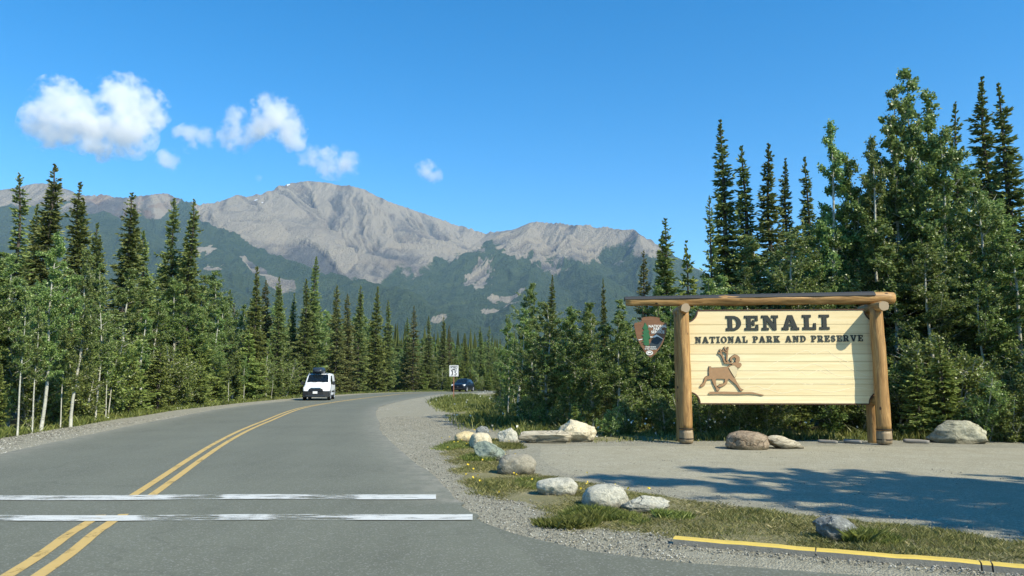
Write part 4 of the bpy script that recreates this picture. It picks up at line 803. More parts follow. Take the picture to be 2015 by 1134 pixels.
for pts, w_ in (([(532, 150), (520, 138), (500, 132)], 14), ([(532, 146), (530, 120), (518, 98)], 16), ([(540, 120), (556, 104), (548, 96)], 12), ([(610, 236), (590, 210), (596, 160), (598, 110)], 16), ([(598, 120), (580, 100), (566, 72)], 15), ([(598, 112), (604, 90), (606, 72)], 13), ([(594, 140), (570, 120), (540, 112)], 10)):
    flat('antler', [[Z3(*p) for p in band(pts, w_)]], .024, board, [M_cbrown, M_lets], -.0535); flat('dark_outline', [[Z3(*p) for p in band(pts, w_)]], .014, board, M_lets, -.0372, off=.006)
pal = [(625, 215), (628, 185), (650, 165), (675, 152), (705, 158), (728, 180), (730, 215), (716, 232), (690, 234), (680, 220), (690, 196), (676, 180), (654, 186), (646, 204), (652, 220), (640, 226)]
flat('antler', [[Z3(*p) for p in pal]], .024, board, [M_cbrown, M_lets], -.0545); flat('dark_outline', [[Z3(*p) for p in pal]], .014, board, M_lets, -.0369, off=.006); flat('dark_outline', [[Z3(*p) for p in head]], .014, board, M_lets, -.0366, off=.006)
flat('carved_ground_line', [[Z3(*p) for p in [(398, 562), (420, 546), (560, 544), (720, 550), (860, 550), (930, 566), (990, 580), (970, 588), (900, 574), (840, 568), (700, 574), (500, 570), (402, 572)]]], .02, board, [M_cbrown, M_lets], -.042)
# faint carved mountain outlines on the right of the board
def Z1(x, y): return SU(1200+x/3.24, 550+y/3.24, BD-.03)
for pts in ([(1000, 560), (1080, 520), (1150, 500), (1200, 470), (1260, 455), (1300, 480), (1350, 460), (1385, 455), (1420, 480), (1480, 510), (1560, 540), (1640, 572)], [(880, 640), (960, 600), (1060, 590), (1140, 560), (1200, 575), (1290, 540), (1360, 560), (1420, 600), (1500, 620), (1640, 628)],
            [(860, 690), (940, 680), (1000, 700), (1060, 660), (1160, 640), (1260, 670), (1380, 650), (1480, 670), (1560, 655), (1650, 660)], [(1180, 620), (1220, 590), (1260, 610), (1330, 580), (1400, 610)], [(900, 720), (1000, 700), (1100, 725), (1250, 700), (1400, 720), (1560, 690), (1640, 695)], [(1460, 520), (1520, 560), (1580, 590), (1640, 612)]):
    q = [Z1(*p) for p in pts]; mb = MB(); V = []
    qq = catmull(q, 4)
    mb.tube([(x, -.031, z) for x, z in qq], .0042, 4); mb.build('carved_line', M_line, board)

# ------------------------------------------------------------------ arrowhead emblem hanging left of the post
EB = .12
M_emb = woodmat('brown_stained_board', (.13, .06, .03), (.20, .10, .05), (.26, .14, .07), (1, 14, 14), False).m
M_green = plain('green_paint', (.03, .13, .05), .5, .4, var=.15); M_wp = plain('white_paint', (.78, .77, .72), .5, .4, var=.04)
def E(x, y): return SU(1220+x/7.09, 570+y/7.09, EB)
ec = E(425, 660); ewx = SGL+ud*ec[0]+nd*EB
emb = empty('emblem_sign', (ewx[0], ewx[1], ec[1]), -yaw, 'brown arrowhead shaped emblem board with green tree hanging beside the left log post', 'sign')
def e2(x, y): q = E(x, y); return (q[0]-ec[0], q[1]-ec[1])
arrow = [(300, 398), (340, 384), (420, 378), (500, 384), (556, 396), (552, 430), (580, 452), (620, 462), (655, 470), (652, 520), (640, 620), (600, 740), (545, 830), (485, 905), (425, 952), (380, 920), (330, 850), (280, 770), (235, 680), (212, 580), (195, 490), (206, 466), (250, 458), (290, 450), (302, 430)]
flat('emblem_board', [[e2(*p) for p in arrow]], .05, emb, [M_emb, M_rim], 0)
tr_ = [(345, 460), (375, 500), (395, 540), (380, 545), (412, 590), (395, 600), (425, 680), (400, 672), (398, 700), (408, 770), (400, 780), (360, 785), (320, 760), (345, 745), (300, 730), (340, 710), (310, 690), (330, 660), (300, 640), (335, 610), (310, 600), (338, 560), (312, 540), (335, 500)]
flat('painted_tree', [[e2(*p) for p in tr_]], .01, emb, M_green, -.031)
flat('snow_line', [[e2(*p) for p in [(418, 655), (450, 660), (505, 628), (545, 650), (600, 690), (596, 696), (540, 664), (512, 655), (490, 668), (455, 672), (420, 668)]]], .008, emb, M_wp, -.03)
flat('snow_line', [[e2(*p) for p in [(255, 700), (310, 688), (312, 698), (260, 710)]]], .008, emb, M_wp, -.03)
M_dk = plain('dark_mountain_paint', (.035, .05, .06), .6, .3)
flat('painted_mountain', [[e2(*p) for p in [(410, 770), (430, 730), (505, 650), (560, 680), (600, 700), (560, 780), (520, 830), (470, 842), (420, 810)]]], .004, emb, M_dk, -.028)
def text(s, x, z, size, parent, mat, y, name='lettering', al='CENTER', bold=0, ext=.003, sx=1, sep=1):
    cu = bpy.data.curves.new('t', 'FONT'); cu.body = s; cu.size = size; cu.align_x = al; cu.align_y = 'CENTER'; cu.extrude = ext; cu.offset = bold; cu.space_character = sep; cu.resolution_u = 3
    tmp = bpy.data.objects.new('t', cu); C.objects.link(tmp)
    me = bpy.data.meshes.new_from_object(tmp.evaluated_get(bpy.context.evaluated_depsgraph_get())); bpy.data.objects.remove(tmp); me.name = name; me.materials.clear(); me.materials.append(mat)
    o = obj(name, me, None, parent, (x, y, z), (R(90), 0, 0)); o.scale = (sx, 1, 1); return o
for s, y_, sz in (('NATIONAL', 515, .088), ('PARK', 555, .088), ('SERVICE', 596, .088)):
    text(s, *e2(525, y_), sz, emb, M_wp, -.03, bold=.0022)
text('Department', *e2(425, 800), .05, emb, M_wp, -.034, bold=.001); text('of the Interior', *e2(425, 828), .05, emb, M_wp, -.034, bold=.001)
flat('oval_mark', [[e2(410+48*math.cos(R(a)), 884+32*math.sin(R(a))) for a in range(0, 360, 20)], [e2(410+38*math.cos(R(a)), 884+22*math.sin(R(a))) for a in range(0, 360, 20)]], .008, emb, M_wp, -.032)
flat('bison_mark', [[e2(*p) for p in [(380, 890), (384, 874), (400, 866), (424, 872), (440, 886), (432, 898), (424, 888), (396, 890), (390, 900)]]], .008, emb, M_wp, -.031)
for dx in (-.17, .20):
    mb = MB(); mb.tube([(dx, 0, e2(420, 400)[1]), (dx, 0, zc+.13-ec[1])], .008, 6); mb.build('hanger', M_band, emb)

# ------------------------------------------------------------------ boulders
def rockmat(name, a, b, c, sc_=3.0, band_=0, crack=.5, lichen=None):
    m = N(name, .88, .2); cc = m.co((1, 1, 1+band_*5), rand=True); n = m.noise(sc_, 7, .68, cc, .6)
    col = m.ramp(n, [(.3, a), (.5, b), (.68, c)]); f = m.noise(sc_*9, 5, .75, cc); col = m.mix(.35, col, m.ramp(f, [(.3, tuple(v*.3 for v in b)), (.5, b), (.7, tuple(min(1, v*1.5) for v in c))]))
    if lichen: col = m.mix(m.ramp(m.noise(sc_*3.3, 5, .8, cc), [(.56, 0), (.62, .7)]), col, lichen)
    dn = m.n('ShaderNodeVectorMath', operation='ADD'); nz = m.n('ShaderNodeTexNoise'); nz.inputs['Scale'].default_value = 2.5; nz.inputs['Detail'].default_value = 5; m.l(cc, nz.inputs['Vector']); m.l(cc, dn.inputs[0]); m.l(nz.outputs['Color'], dn.inputs[1])
    wv = m.voro(1.6, dn.outputs[0], 'Distance', 'DISTANCE_TO_EDGE'); ck = m.math('MULTIPLY', m.ramp(wv, [(.004, 1), (.03, 0)]), m.ramp(m.noise(1.7, 3, .5, cc), [(.45, 0), (.55, crack)])); col = m.mix(ck, col, tuple(v*.35 for v in a))
    sz = m.n('ShaderNodeSeparateXYZ'); m.l(m.tc.outputs['Object'], sz.inputs[0]); soil = m.ramp(m.math('ADD', sz.outputs['Z'], m.math('MULTIPLY', n, .12)), [(.09, .75), (.17, 0)]); col = m.mix(soil, col, (.10, .085, .05))
    m.base(col); m.bump(m.math('SUBTRACT', m.math('ADD', n, m.math('MULTIPLY', f, .5)), m.math('MULTIPLY', ck, .8)), .9, .05); return m.m
RM = {'cream': rockmat('cream_boulder', (.32, .27, .18), (.52, .46, .32), (.64, .58, .42)), 'tan': rockmat('yellowish_boulder', (.36, .28, .14), (.55, .44, .24), (.62, .53, .33)),
      'white': rockmat('whitish_granite', (.23, .225, .175), (.47, .455, .37), (.64, .62, .51), 5, lichen=(.16, .17, .15)), 'grey': rockmat('dark_grey_stone', (.10, .105, .10), (.20, .21, .20), (.33, .34, .32), 4, lichen=(.42, .44, .40)),
      'green': rockmat('greenish_stone', (.12, .15, .12), (.21, .25, .20), (.30, .33, .27), 3), 'brown': rockmat('brown_boulder', (.13, .095, .06), (.25, .19, .13), (.36, .29, .21), 3, lichen=(.36, .31, .23)),
      'beige': rockmat('beige_grey_boulder', (.18, .165, .12), (.28, .26, .20), (.36, .33, .26), 3), 'slate': rockmat('layered_pale_stone', (.16, .12, .08), (.45, .40, .29), (.62, .57, .44), 2.2, 1.5)}
RM['pale'] = rockmat('pale_jagged_stone', (.14, .135, .095), (.31, .30, .22), (.47, .45, .34), 2.6)
_ico = ico(5)
def boulder(px, w_px, y_top, y_bot, mat, label, seed, style=0, depth=.8, rz=0, sink=.22, pts=None, tiltz=0):
    gx_, gy_ = G(px, y_bot-2); k = F/(gy_*_f[1]); 
    wd = w_px/(F/ gy_)*1.0; dp = wd*depth; gy_ += dp*.38; gx_ = gx_*(gy_)/(gy_-dp*.38); wd = w_px/(F/gy_)
    ht = P(px, y_top, gy_)[2]; rs = np.random.default_rng(seed); V = np.array(_ico[0]); u = V.copy()
    if style == 0: p_ = 2.6; V = V/((np.abs(V)**p_).sum(1)**(1/p_))[:, None]
    elif style == 1:
        for _ in range(9):
            nn_ = unit(rs.normal(size=3)); d = .62+.25*rs.random(); o_ = V@nn_-d; V = V-np.clip(o_, 0, None)[:, None]*nn_*.93
    elif style == 2:
        for _ in range(14):
            nn_ = unit(rs.normal(size=3)*np.array([1, 1, .6])); d = .5+.3*rs.random(); o_ = V@nn_-d; V = V-np.clip(o_, 0, None)[:, None]*nn_
    D_ = []
    for q in u:
        v = Vector(q)+Vector((seed*3.1, 0, 0)); a = .16*mn.noise(v*1.1)+.07*mn.noise(v*2.7)+.03*mn.noise(v*6)+.014*mn.noise(v*15)
        if style: a += .05*(mn.noise(Vector((v.x*1.5, v.y*1.5, v.z*9)))) + .03*mn.cell(v*3)
        D_.append(a)
    V = V*(1+np.array(D_))[:, None]; V /= np.array([np.ptp(V[:, 0]), np.ptp(V[:, 1]), np.ptp(V[:, 2])])
    V[:, 2] -= V[:, 2].max()
    hh = ht/(1-sink); V = V*np.array([wd, dp, hh])+np.array([0, 0, ht])
    if tiltz: V[:, 2] += V[:, 0]*tiltz
    me = mesh('boulder', V, _ico[1], True); o = obj('boulder', me, RM[mat], None, (gx_, gy_, 0), (0, 0, rz)); return tag(o, label, 'boulder')
B = boulder
B(917, 44, 849, 873, 'tan', 'smooth yellowish boulder at the left end of the row', 1, 0, .9)
B(947, 46, 851, 886, 'cream', 'cream pointed boulder between the yellowish and the greenish one', 2, 0, .9, tiltz=-.1)
B(950, 28, 838, 868, 'grey', 'small dark grey stone peeping up behind the cream pointed boulder', 3, 0)
B(996, 40, 842, 876, 'white', 'white upright boulder alone in grass left of the long flat slab', 4, 1)
B(1069, 106, 847, 874, 'slate', 'long flat layered slab of stone', 5, 2, .5)
B(1131, 82, 825, 872, 'cream', 'large cream boulder at the right end of the flat slab', 6, 1, .8)
B(962, 66, 870, 910, 'green', 'greenish grey sloping stone below the cream pointed boulder', 7, 1, .8, tiltz=-.22)
B(1018, 76, 893, 938, 'beige', 'dull beige grey boulder at the corner of the gravel lot', 8, 0, .8)
B(1095, 80, 940, 981, 'white', 'oval speckled whitish boulder, middle of the row along the grass', 9, 0, .8)
B(1192, 90, 953, 1005, 'white', 'domed whitish boulder with tall grass at its foot', 10, 0, .85)
B(1270, 96, 975, 1013, 'white', 'low pale boulder right of the domed one', 11, 1, .8)
B(1649, 82, 1013, 1070, 'grey', 'dark angular grey stone in the grass near the yellow kerb', 12, 2, .8)
B(1469, 82, 848, 888, 'brown', 'big rounded brown boulder under the sign', 13, 0, .85)
B(1547, 74, 859, 886, 'slate', 'pale jagged flat stone right of the brown boulder', 14, 2, .6, tiltz=-.12)
B(1890, 106, 827, 874, 'pale', 'large jagged pale boulder right of the sign in front of the trees', 15, 2, .7)
B(1560, 20, 866, 884, 'white', 'fist sized pale stone leaning behind the jagged flat stone', 16, 1)
B(1015, 16, 862, 874, 'white', 'little pale stone beside the end of the long slab', 17, 1)
# ------------------------------------------------------------------ vehicles
M_vwhite = plain('white_car_paint', (.82, .84, .84), .25, .6, var=.03); M_vblue = plain('dark_blue_car_paint', (.004, .006, .010), .35, .35, var=.1)
M_glass = plain('dark_window_glass', (.006, .010, .014), .15, .3, var=.1); M_blk = plain('black_plastic', (.018, .020, .022), .6, .35, var=.2)
M_tyre = plain('tyre_rubber', (.02, .02, .02), .85, .2); M_rimv = plain('silver_wheel_rim', (.55, .56, .57), .35, .6, metal=.6); M_lamp = plain('headlight_glass', (.75, .78, .78), .12, .8, var=.05)
M_chrome = plain('bright_metal', (.7, .72, .73), .2, .6, metal=.9); M_plate = plain('white_number_plate', (.75, .76, .74), .5, .4); M_box = plain('dark_roof_box', (.022, .03, .04), .35, .5)
def ring(s):
    y, zb, zm, zs, zt, wb, wm, ws, wt = s; h = [(0, zb), (wb, zb), (wm, zb+.06), (wm, zm), (ws, zs), (wt, zt-.05), (wt-.07, zt-.01), (wt*.5, zt+.02), (0, zt+.03)]
    return [(x, y, z) for x, z in h]+[(-x, y, z) for x, z in h[-2:0:-1]]
def loft(stations, name, mat, parent):
    rs = [ring(s) for s in stations]; n = len(rs[0]); V = [p for r in rs for p in r]; Fs = []
    for i in range(len(rs)-1):
        for k in range(n): l = (k+1) % n; Fs.append((i*n+k, (i+1)*n+k, (i+1)*n+l, i*n+l))
    Fs += [tuple(range(n)), tuple(range(len(V)-1, len(V)-n-1, -1))]
    o = obj(name, mesh(name, V, Fs, True), mat, parent); b = o.modifiers.new('b', 'BEVEL'); b.width = .03; b.segments = 2; b.angle_limit = R(28); return o, rs
def patch(name, quad, inset, off, mat, parent, n=6, bulge=0):
    """a pane laid a little proud of a body panel. quad: four corners, inset: fractions"""
    q = [Vector(p) for p in quad]; bi = lambda u, v: (q[0]*(1-u)+q[1]*u)*(1-v)+(q[3]*(1-u)+q[2]*u)*v
    nrm_ = (q[1]-q[0]).cross(q[3]-q[0]).normalized(); u0, u1, v0, v1 = inset; V = []; Fs = []
    for j in range(n+1):
        for i in range(n+1):
            V.append(bi(u0+(u1-u0)*i/n, v0+(v1-v0)*j/n)+nrm_*(off+bulge*math.sin(math.pi*(u0+(u1-u0)*i/n))**.6))
    for j in range(n):
        for i in range(n): Fs.append((j*(n+1)+i, j*(n+1)+i+1, (j+1)*(n+1)+i+1, (j+1)*(n+1)+i))
    return obj(name, mesh(name, V, Fs), mat, parent)
def wheel(x, y, r, w_, parent):
    prof = [(r*.62, -w_/2), (r*.93, -w_/2), (r, -w_*.35), (r, w_*.35), (r*.93, w_/2), (r*.62, w_/2)]; n = 28; V = []; Fs = []
    for k in range(n):
        a = 2*math.pi*k/n; V += [(px, p*math.cos(a), p*math.sin(a)) for p, px in prof]
    for k in range(n):
        l = (k+1) % n
        for j in range(6): Fs.append((k*6+j, k*6+(j+1) % 6, l*6+(j+1) % 6, l*6+j))
    wo_ = empty('wheel', (x, y, r)); wo_.parent = parent; obj('tyre', mesh('tyre', V, Fs, True), M_tyre, wo_)
    mb = MB(); sg = 1 if x > 0 else -1
    mb.tube([(sg*(w_*.5-.05), 0, 0), (sg*(w_*.5-.02), 0, 0)], r*.63, 24); mb.tube([(0, 0, 0), (sg*(w_*.5+.005), 0, 0)], r*.14, 10)
    for k in range(7):
        a = k*2*math.pi/7; c, s = math.cos(a), math.sin(a); mb.tube([(sg*w_*.48, c*r*.1, s*r*.1), (sg*w_*.46, c*r*.62, s*r*.62)], r*.075, 5)
    mb.build('rim', M_rimv, wo_)
def vehicle(name, label, cat, loc, rz, st, paintm, kind):
    v = empty(name, loc, rz, label, cat); body, rs = loft(st, 'body', paintm, v); return v, rs
# white van
vx, vy = G(626, 787)
vy += .3
st = [(-2.40, .32, .55, .66, .74, .70, .76, .74, .60), (-2.33, .26, .58, .80, .92, .80, .86, .84, .72), (-2.05, .24, .62, .90, 1.05, .86, .91, .90, .80), (-1.62, .24, .66, .96, 1.15, .88, .915, .91, .83),
      (-1.38, .24, .66, 1.00, 1.22, .88, .917, .912, .86), (-.66, .24, .66, 1.06, 1.80, .88, .917, .915, .78), (-.3, .24, .66, 1.06, 1.87, .88, .917, .915, .79), (.6, .24, .66, 1.06, 1.89, .88, .917, .915, .80), (2.1, .24, .66, 1.06, 1.86, .88, .917, .91, .80), (2.36, .3, .66, 1.06, 1.76, .84, .90, .88, .70), (2.42, .36, .66, 1.0, 1.6, .8, .86, .84, .64)]
van, rs = vehicle('van', 'white panel van with dark roof box driving towards the camera round the bend', 'van', (vx, vy, 0), R(8.5), st, M_vwhite, 0)
a, b = rs[4], rs[5]
patch('windshield', [a[10], a[6], b[6], b[10]], (.03, .97, .06, .97), .014, M_glass, van, bulge=.04)
for s in (1, -1):
    i4, i5 = (4, 5) if s > 0 else (12, 11)
    q = [rs[5][i4], rs[7][i4], rs[7][i5], rs[5][i5]]; q = q if s > 0 else [q[1], q[0], q[3], q[2]]
    patch('side_window', q, (.05, .72, .12, .9) if s > 0 else (.28, .95, .12, .9), .012, M_glass, van)
    q = [rs[4][i4], rs[5][i4], rs[5][i5], rs[4][i5]]; q = q if s > 0 else [q[1], q[0], q[3], q[2]]
    patch('quarter_window', q, (.45, .97, .1, .8) if s > 0 else (.03, .55, .1, .8), .012, M_glass, van)
    mb = MB(); mb.box((s*.70, -2.26, .86), (.27, .12, .16), bev=.03); mb.build('headlight', M_lamp, van)
    mb = MB(); mb.tube([(s*.90, -1.0, 1.12), (s*1.04, -1.02, 1.14)], .03, 6); mb.box((s*1.08, -1.04, 1.2), (.18, .12, .26), bev=.03); mb.build('wing_mirror', M_blk, van)
    mb = MB(); mb.box((s*.62, 0, 1.915), (.035, 2.6, .035)); 
    for yy in (-1.2, 0, 1.2): mb.box((s*.62, yy, 1.88), (.04, .06, .06))
    mb.build('roof_rail', M_chrome, van)
    mb = MB(); mb.box((s*.925, .2, .60), (.03, 1.6, .12), bev=.01); mb.box((s*.90, .3, .30), (.06, 2.5, .12), bev=.02); mb.build('side_trim', M_blk, van)
    for yy in (-1.5, 1.4):
        V = []; n = 16
        mb = MB()
        for k in range(n+1):
            an = math.pi*k/n
            V += [(s*.925, yy+.40*math.cos(an), .34+.40*math.sin(an)), (s*.925, yy+.34*math.cos(an), .34+.34*math.sin(an)), (s*.86, yy+.34*math.cos(an), .34+.34*math.sin(an))]
        mb.add(V, [(k*3+j, k*3+j+1, k*3+j+4, k*3+j+3) for k in range(n) for j in (0, 1)]); mb.build('wheel_arch', M_blk, van)
    wheel(s*.83, -1.5, .33, .22, van); wheel(s*.83, 1.4, .33, .22, van)
mb = MB(); P_b = [(-.93, -2.12), (-.84, -2.40), (-.5, -2.50), (.5, -2.50), (.84, -2.40), (.93, -2.12)]
V = [(x, y, z) for z in (.24, .40, .60, .66) for x, y in P_b]; mb.add(V, [(r*6+k, r*6+k+1, r*6+k+7, r*6+k+6) for r in range(3) for k in range(5)]+[(0, 1, 2, 3, 4, 5)[::-1], (18, 19, 20, 21, 22, 23)])
mb.build('front_bumper', M_blk, van)
mb = MB(); mb.prism([(-.52, .60), (.52, .60), (.44, .82), (-.44, .82)], -2.50, -2.36); g_ = mb.build('grille', M_blk, van)
mb = MB()
for zz in (.65, .71, .77): mb.box((0, -2.508, zz), (.84, .02, .018))
mb.build('grille_bar', M_box, g_)
mb = MB(); mb.box((0, -2.38, .885), (.72, .10, .03), bev=.01); mb.build('chrome_strip', M_chrome, van)
mb = MB(); mb.box((-.03, -2.53, .56), (.31, .02, .16)); mb.build('number_plate', M_plate, van)
mb = MB(); mb.box((0, -2.49, .33), (1.3, .06, .09), bev=.02); mb.build('bumper_intake', M_box, van)
mb = MB(); mb.box((0, -.85, 1.30), (.5, .02, .02)); mb.tube([(-.5, -1.43, 1.21), (-.05, -1.38, 1.27)], .012, 5); mb.tube([(.05, -1.43, 1.21), (.5, -1.38, 1.27)], .012, 5); mb.build('wiper', M_blk, van)
# the box on the roof is lashed on: a thing of its own
rb = empty('roof_box', (vx, vy, 1.90), R(8.5), 'dark glossy cargo box strapped on the roof of the white van', 'roof box'); bx = []
for (y, w_, z0, z1) in ((-.95, .20, .10, .18), (-.85, .34, .05, .30), (-.5, .42, .03, .39), (.3, .43, .03, .42), (.9, .40, .04, .40), (1.05, .30, .08, .32)):
    bx.append([(-.08+w_*cx*(1 if abs(cx) < 1 else 1), y, z0+(z1-z0)*cz) for cx, cz in ((-.9, 0), (.9, 0), (1, .35), (.94, .8), (.75, 1), (-.75, 1), (-.94, .8), (-1, .35))])
V = [p for r in bx for p in r]; Fs = [(i*8+k, (i+1)*8+k, (i+1)*8+(k+1) % 8, i*8+(k+1) % 8) for i in range(5) for k in range(8)]+[tuple(range(8)), tuple(range(47, 39, -1))]
obj('shell', mesh('shell', V, Fs, True), M_box, rb)
mb = MB(); 
for yy in (-.5, .6): mb.box((0, yy, .0), (1.25, .06, .05))
mb.build('cross_bar', M_blk, rb)
# dark blue car
cx_, cy_ = G(911, 770.8)
st = [(-2.25, .30, .50, .60, .66, .62, .68, .66, .55), (-2.15, .22, .54, .68, .78, .76, .82, .80, .66), (-1.7, .20, .58, .78, .92, .82, .88, .86, .74), (-1.2, .20, .60, .84, 1.0, .84, .90, .88, .78), (-.95, .20, .60, .88, 1.04, .84, .90, .88, .78),
      (-.15, .20, .60, .92, 1.44, .84, .90, .87, .62), (.5, .20, .60, .93, 1.50, .84, .90, .87, .62), (1.3, .20, .60, .95, 1.46, .84, .90, .87, .62), (1.9, .22, .60, .95, 1.28, .82, .88, .85, .62), (2.15, .28, .60, .9, 1.05, .78, .84, .80, .62), (2.25, .34, .58, .8, .92, .7, .78, .74, .58)]
car, rs = vehicle('car', 'dark blue car far round the bend behind the speed limit sign', 'car', (cx_, cy_, 0), R(-12), st, M_vblue, 0)
patch('windshield', [rs[4][10], rs[4][6], rs[5][6], rs[5][10]], (.03, .97, .06, .95), .014, M_glass, car, bulge=.04)
for s in (1, -1):
    i4, i5 = (4, 5) if s > 0 else (12, 11)
    for (j0, j1, ins) in ((5, 6, (.0, .9, .12, .88)), (6, 7, (.05, .95, .12, .88))):
        q = [rs[j0][i4], rs[j1][i4], rs[j1][i5], rs[j0][i5]]; q = q if s > 0 else [q[1], q[0], q[3], q[2]]
        patch('side_window', q, ins, .01, M_glass, car)
    mb = MB(); V = [(s*.38, -2.215, .66), (s*.78, -2.12, .70), (s*.84, -1.95, .80), (s*.80, -1.95, .86), (s*.40, -2.12, .79)]; V2 = [(x, y+.1, z) for x, y, z in V]
    mb.add(V+V2, [(0, 1, 2, 3, 4), (9, 8, 7, 6, 5)]+[(i, i+5, (i+1) % 5+5, (i+1) % 5) for i in range(5)]); mb.build('headlight', M_lamp, car)
    mb = MB(); mb.tube([(s*.86, -.72, .98), (s*.98, -.72, 1.0)], .025, 6); mb.box((s*1.0, -.72, 1.02), (.2, .1, .14), bev=.03); mb.build('wing_mirror', M_vblue, car)
    wheel(s*.80, -1.42, .32, .2, car); wheel(s*.80, 1.35, .32, .2, car)
mb = MB(); mb.box((0, -2.26, .36), (1.2, .06, .14), bev=.02); mb.box((0, -2.22, .58), (.6, .06, .09), bev=.02); mb.build('grille', M_blk, car)
mb = MB(); mb.box((0, -2.265, .58), (.16, .02, .07)); mb.build('badge', M_chrome, car)

# ------------------------------------------------------------------ speed limit sign
sgx, sgy = P(893, 745, 47.5)[:2]; zt_s = P(893, 719, 47.5)[2]; zb_s = P(893, 741, 47.5)[2]; ws = 18.5*47.5/F*.97
M_rust = plain('rusty_sign_post', (.30, .14, .09), .85, .2, var=.25, scale=30); M_swh = plain('reflective_white', (.80, .81, .80), .5, .4, var=.03); M_sbl = plain('black_sign_print', (.02, .02, .02), .6, .3)
ss = empty('speed_limit_sign', (sgx, sgy, 0), R(3), 'white speed limit 35 sign on a thin reddish post', 'sign')
mb = MB(); hp = (zt_s+.0); mb.box((0, .03, hp/2-.1), (.055, .03, hp+.2)); mb.build('post', M_rust, ss)
def rrect(w_, h_, r, cz): return [(x+sx*0, z) for sx, (ox, oz, a0) in enumerate(((w_/2-r, cz+h_/2-r, 0), (-w_/2+r, cz+h_/2-r, 90), (-w_/2+r, cz-h_/2+r, 180), (w_/2-r, cz-h_/2+r, 270))) for x, z in arc(ox, oz, r, r, a0, a0+90, 5)]
cz = (zt_s+zb_s)/2; hs_ = zt_s-zb_s; pan = flat('panel', [rrect(ws, hs_, .04, cz)], .012, ss, [M_swh, M_chrome], 0)
flat('border', [rrect(ws-.05, hs_-.05, .035, cz), rrect(ws-.075, hs_-.075, .03, cz)], .004, ss, M_sbl, -.008)
text('SPEED', 0, cz+hs_*.32, .17, ss, M_sbl, -.009, bold=.004); text('LIMIT', 0, cz+hs_*.11, .17, ss, M_sbl, -.009, bold=.004); text('35', 0, cz-hs_*.22, .42, ss, M_sbl, -.009, bold=.007, sx=.85, sep=1.2)
for zz in (.4, -.4): mb = MB(); mb.tube([(0, -.012, cz+zz*hs_), (0, .02, cz+zz*hs_)], .012, 8); mb.build('bolt', M_chrome, ss)

# ------------------------------------------------------------------ grass, weeds, pebbles
M_grass = leafmat('grass_blades', (.10, .11, .03), (.25, .24, .08), (.52, .45, .25), .6, .3, .3)
M_weed = leafmat('weed_leaves', (.06, .085, .018), (.175, .20, .04), (.36, .36, .12), .5, .3, .4)
def blades(name, poly, n, h, w_, mat, label, seed, zf, dens_s=.9, thr=.42, lean=.45, edge=.35, bmask=None, leafy=False, bb=None):
    r = np.random.default_rng(seed); xs = [p[0] for p in poly]; ys = [p[1] for p in poly]; bb = bb or (min(xs)-.2, max(xs)+.2, min(ys)-.2, max(ys)+.2); x = r.uniform(bb[0], bb[1], n*3); y = r.uniform(bb[2], bb[3], n*3)
    ok = inpoly(x, y, poly); 
    if bmask is not None: ok &= bmask(x, y)
    x, y = x[ok], y[ok]; d = polydist(x, y, poly); q = fbm(x*dens_s, y*dens_s, 4, seed+3); q2 = fbm(x*4, y*4, 2, seed+9)
    keep = r.random(len(x)) < np.clip((q-thr+.1)*7, .02, 1)*np.clip((d+.05)/edge, .08, 1); x, y, q, q2 = x[keep][:n], y[keep][:n], q[keep][:n], q2[keep][:n]; k = len(x)
    hh = h*(.35+.9*r.random(k)**1.5)*np.clip(.45+(q-thr)*3.2, .3, 1.5)*(.6+.8*q2); a = r.random(k)*6.283; z = zf(x, y)-.01; b = np.stack([x, y, z], -1)
    s = np.stack([np.cos(a), np.sin(a), 0*a], -1)*(w_*(.7+.6*r.random(k))/2)[:, None]; ln = r.normal(size=(k, 2))*lean; tip = b+np.stack([ln[:, 0]*hh, ln[:, 1]*hh, hh], -1)
    mid = b+(tip-b)*np.array([.35, .35, .55]); tone = np.clip(.45+.28*r.normal(size=k)+(.5-q)*.9, 0, 1)
    if leafy: V = np.stack([b, mid+s*1.6, tip, mid-s*1.6], 1); 
    else: V = np.stack([b-s, b+s, mid+s*.8, tip], 1)
    return tag(obj(name, fast_mesh(name, V, 4, [('tone', 'FACE', tone)]), mat), label, 'grass' if 'grass' in name else 'weeds', kind='stuff')
front = lambda x, y: (y > 2.0) & behind_kerb(x, y-.24)
blades('grass', isl, 260000, .045, .0045, M_grass, 'short patchy green and straw grass between the boulders and the yellow kerb', 5, islz, bmask=front, bb=(-2.6, 6.6, 4.2, 18.4), thr=.44, edge=.35)
blades('grass', bank, 110000, .22, .018, M_weed, 'tall leafy weeds on the bank under the speed limit sign', 6, bankz, .35, .36, edge=1.2, leafy=True, bb=(-8, 6, 16, 60))
lv = [tuple(c+n_*(-HW-1.75+.0)) for c, n_ in zip(centre, nrm) if 4 < c[1] < 92]; lv2 = [tuple(c+n_*(-HW-3.6)) for c, n_ in zip(centre, nrm) if 4 < c[1] < 92][::-1]
flatz = lambda x, y: x*0-.06
blades('grass', lv+lv2, 130000, .2, .013, M_weed, 'rough green grass and weeds along the left verge of the road', 8, flatz, .5, .33, edge=.3)
tuft = lambda px, py, rx, ry, n=14: [(G(px, py)[0]+rx*math.cos(2*math.pi*i/n), G(px, py)[1]+ry*math.sin(2*math.pi*i/n)) for i in range(n)]
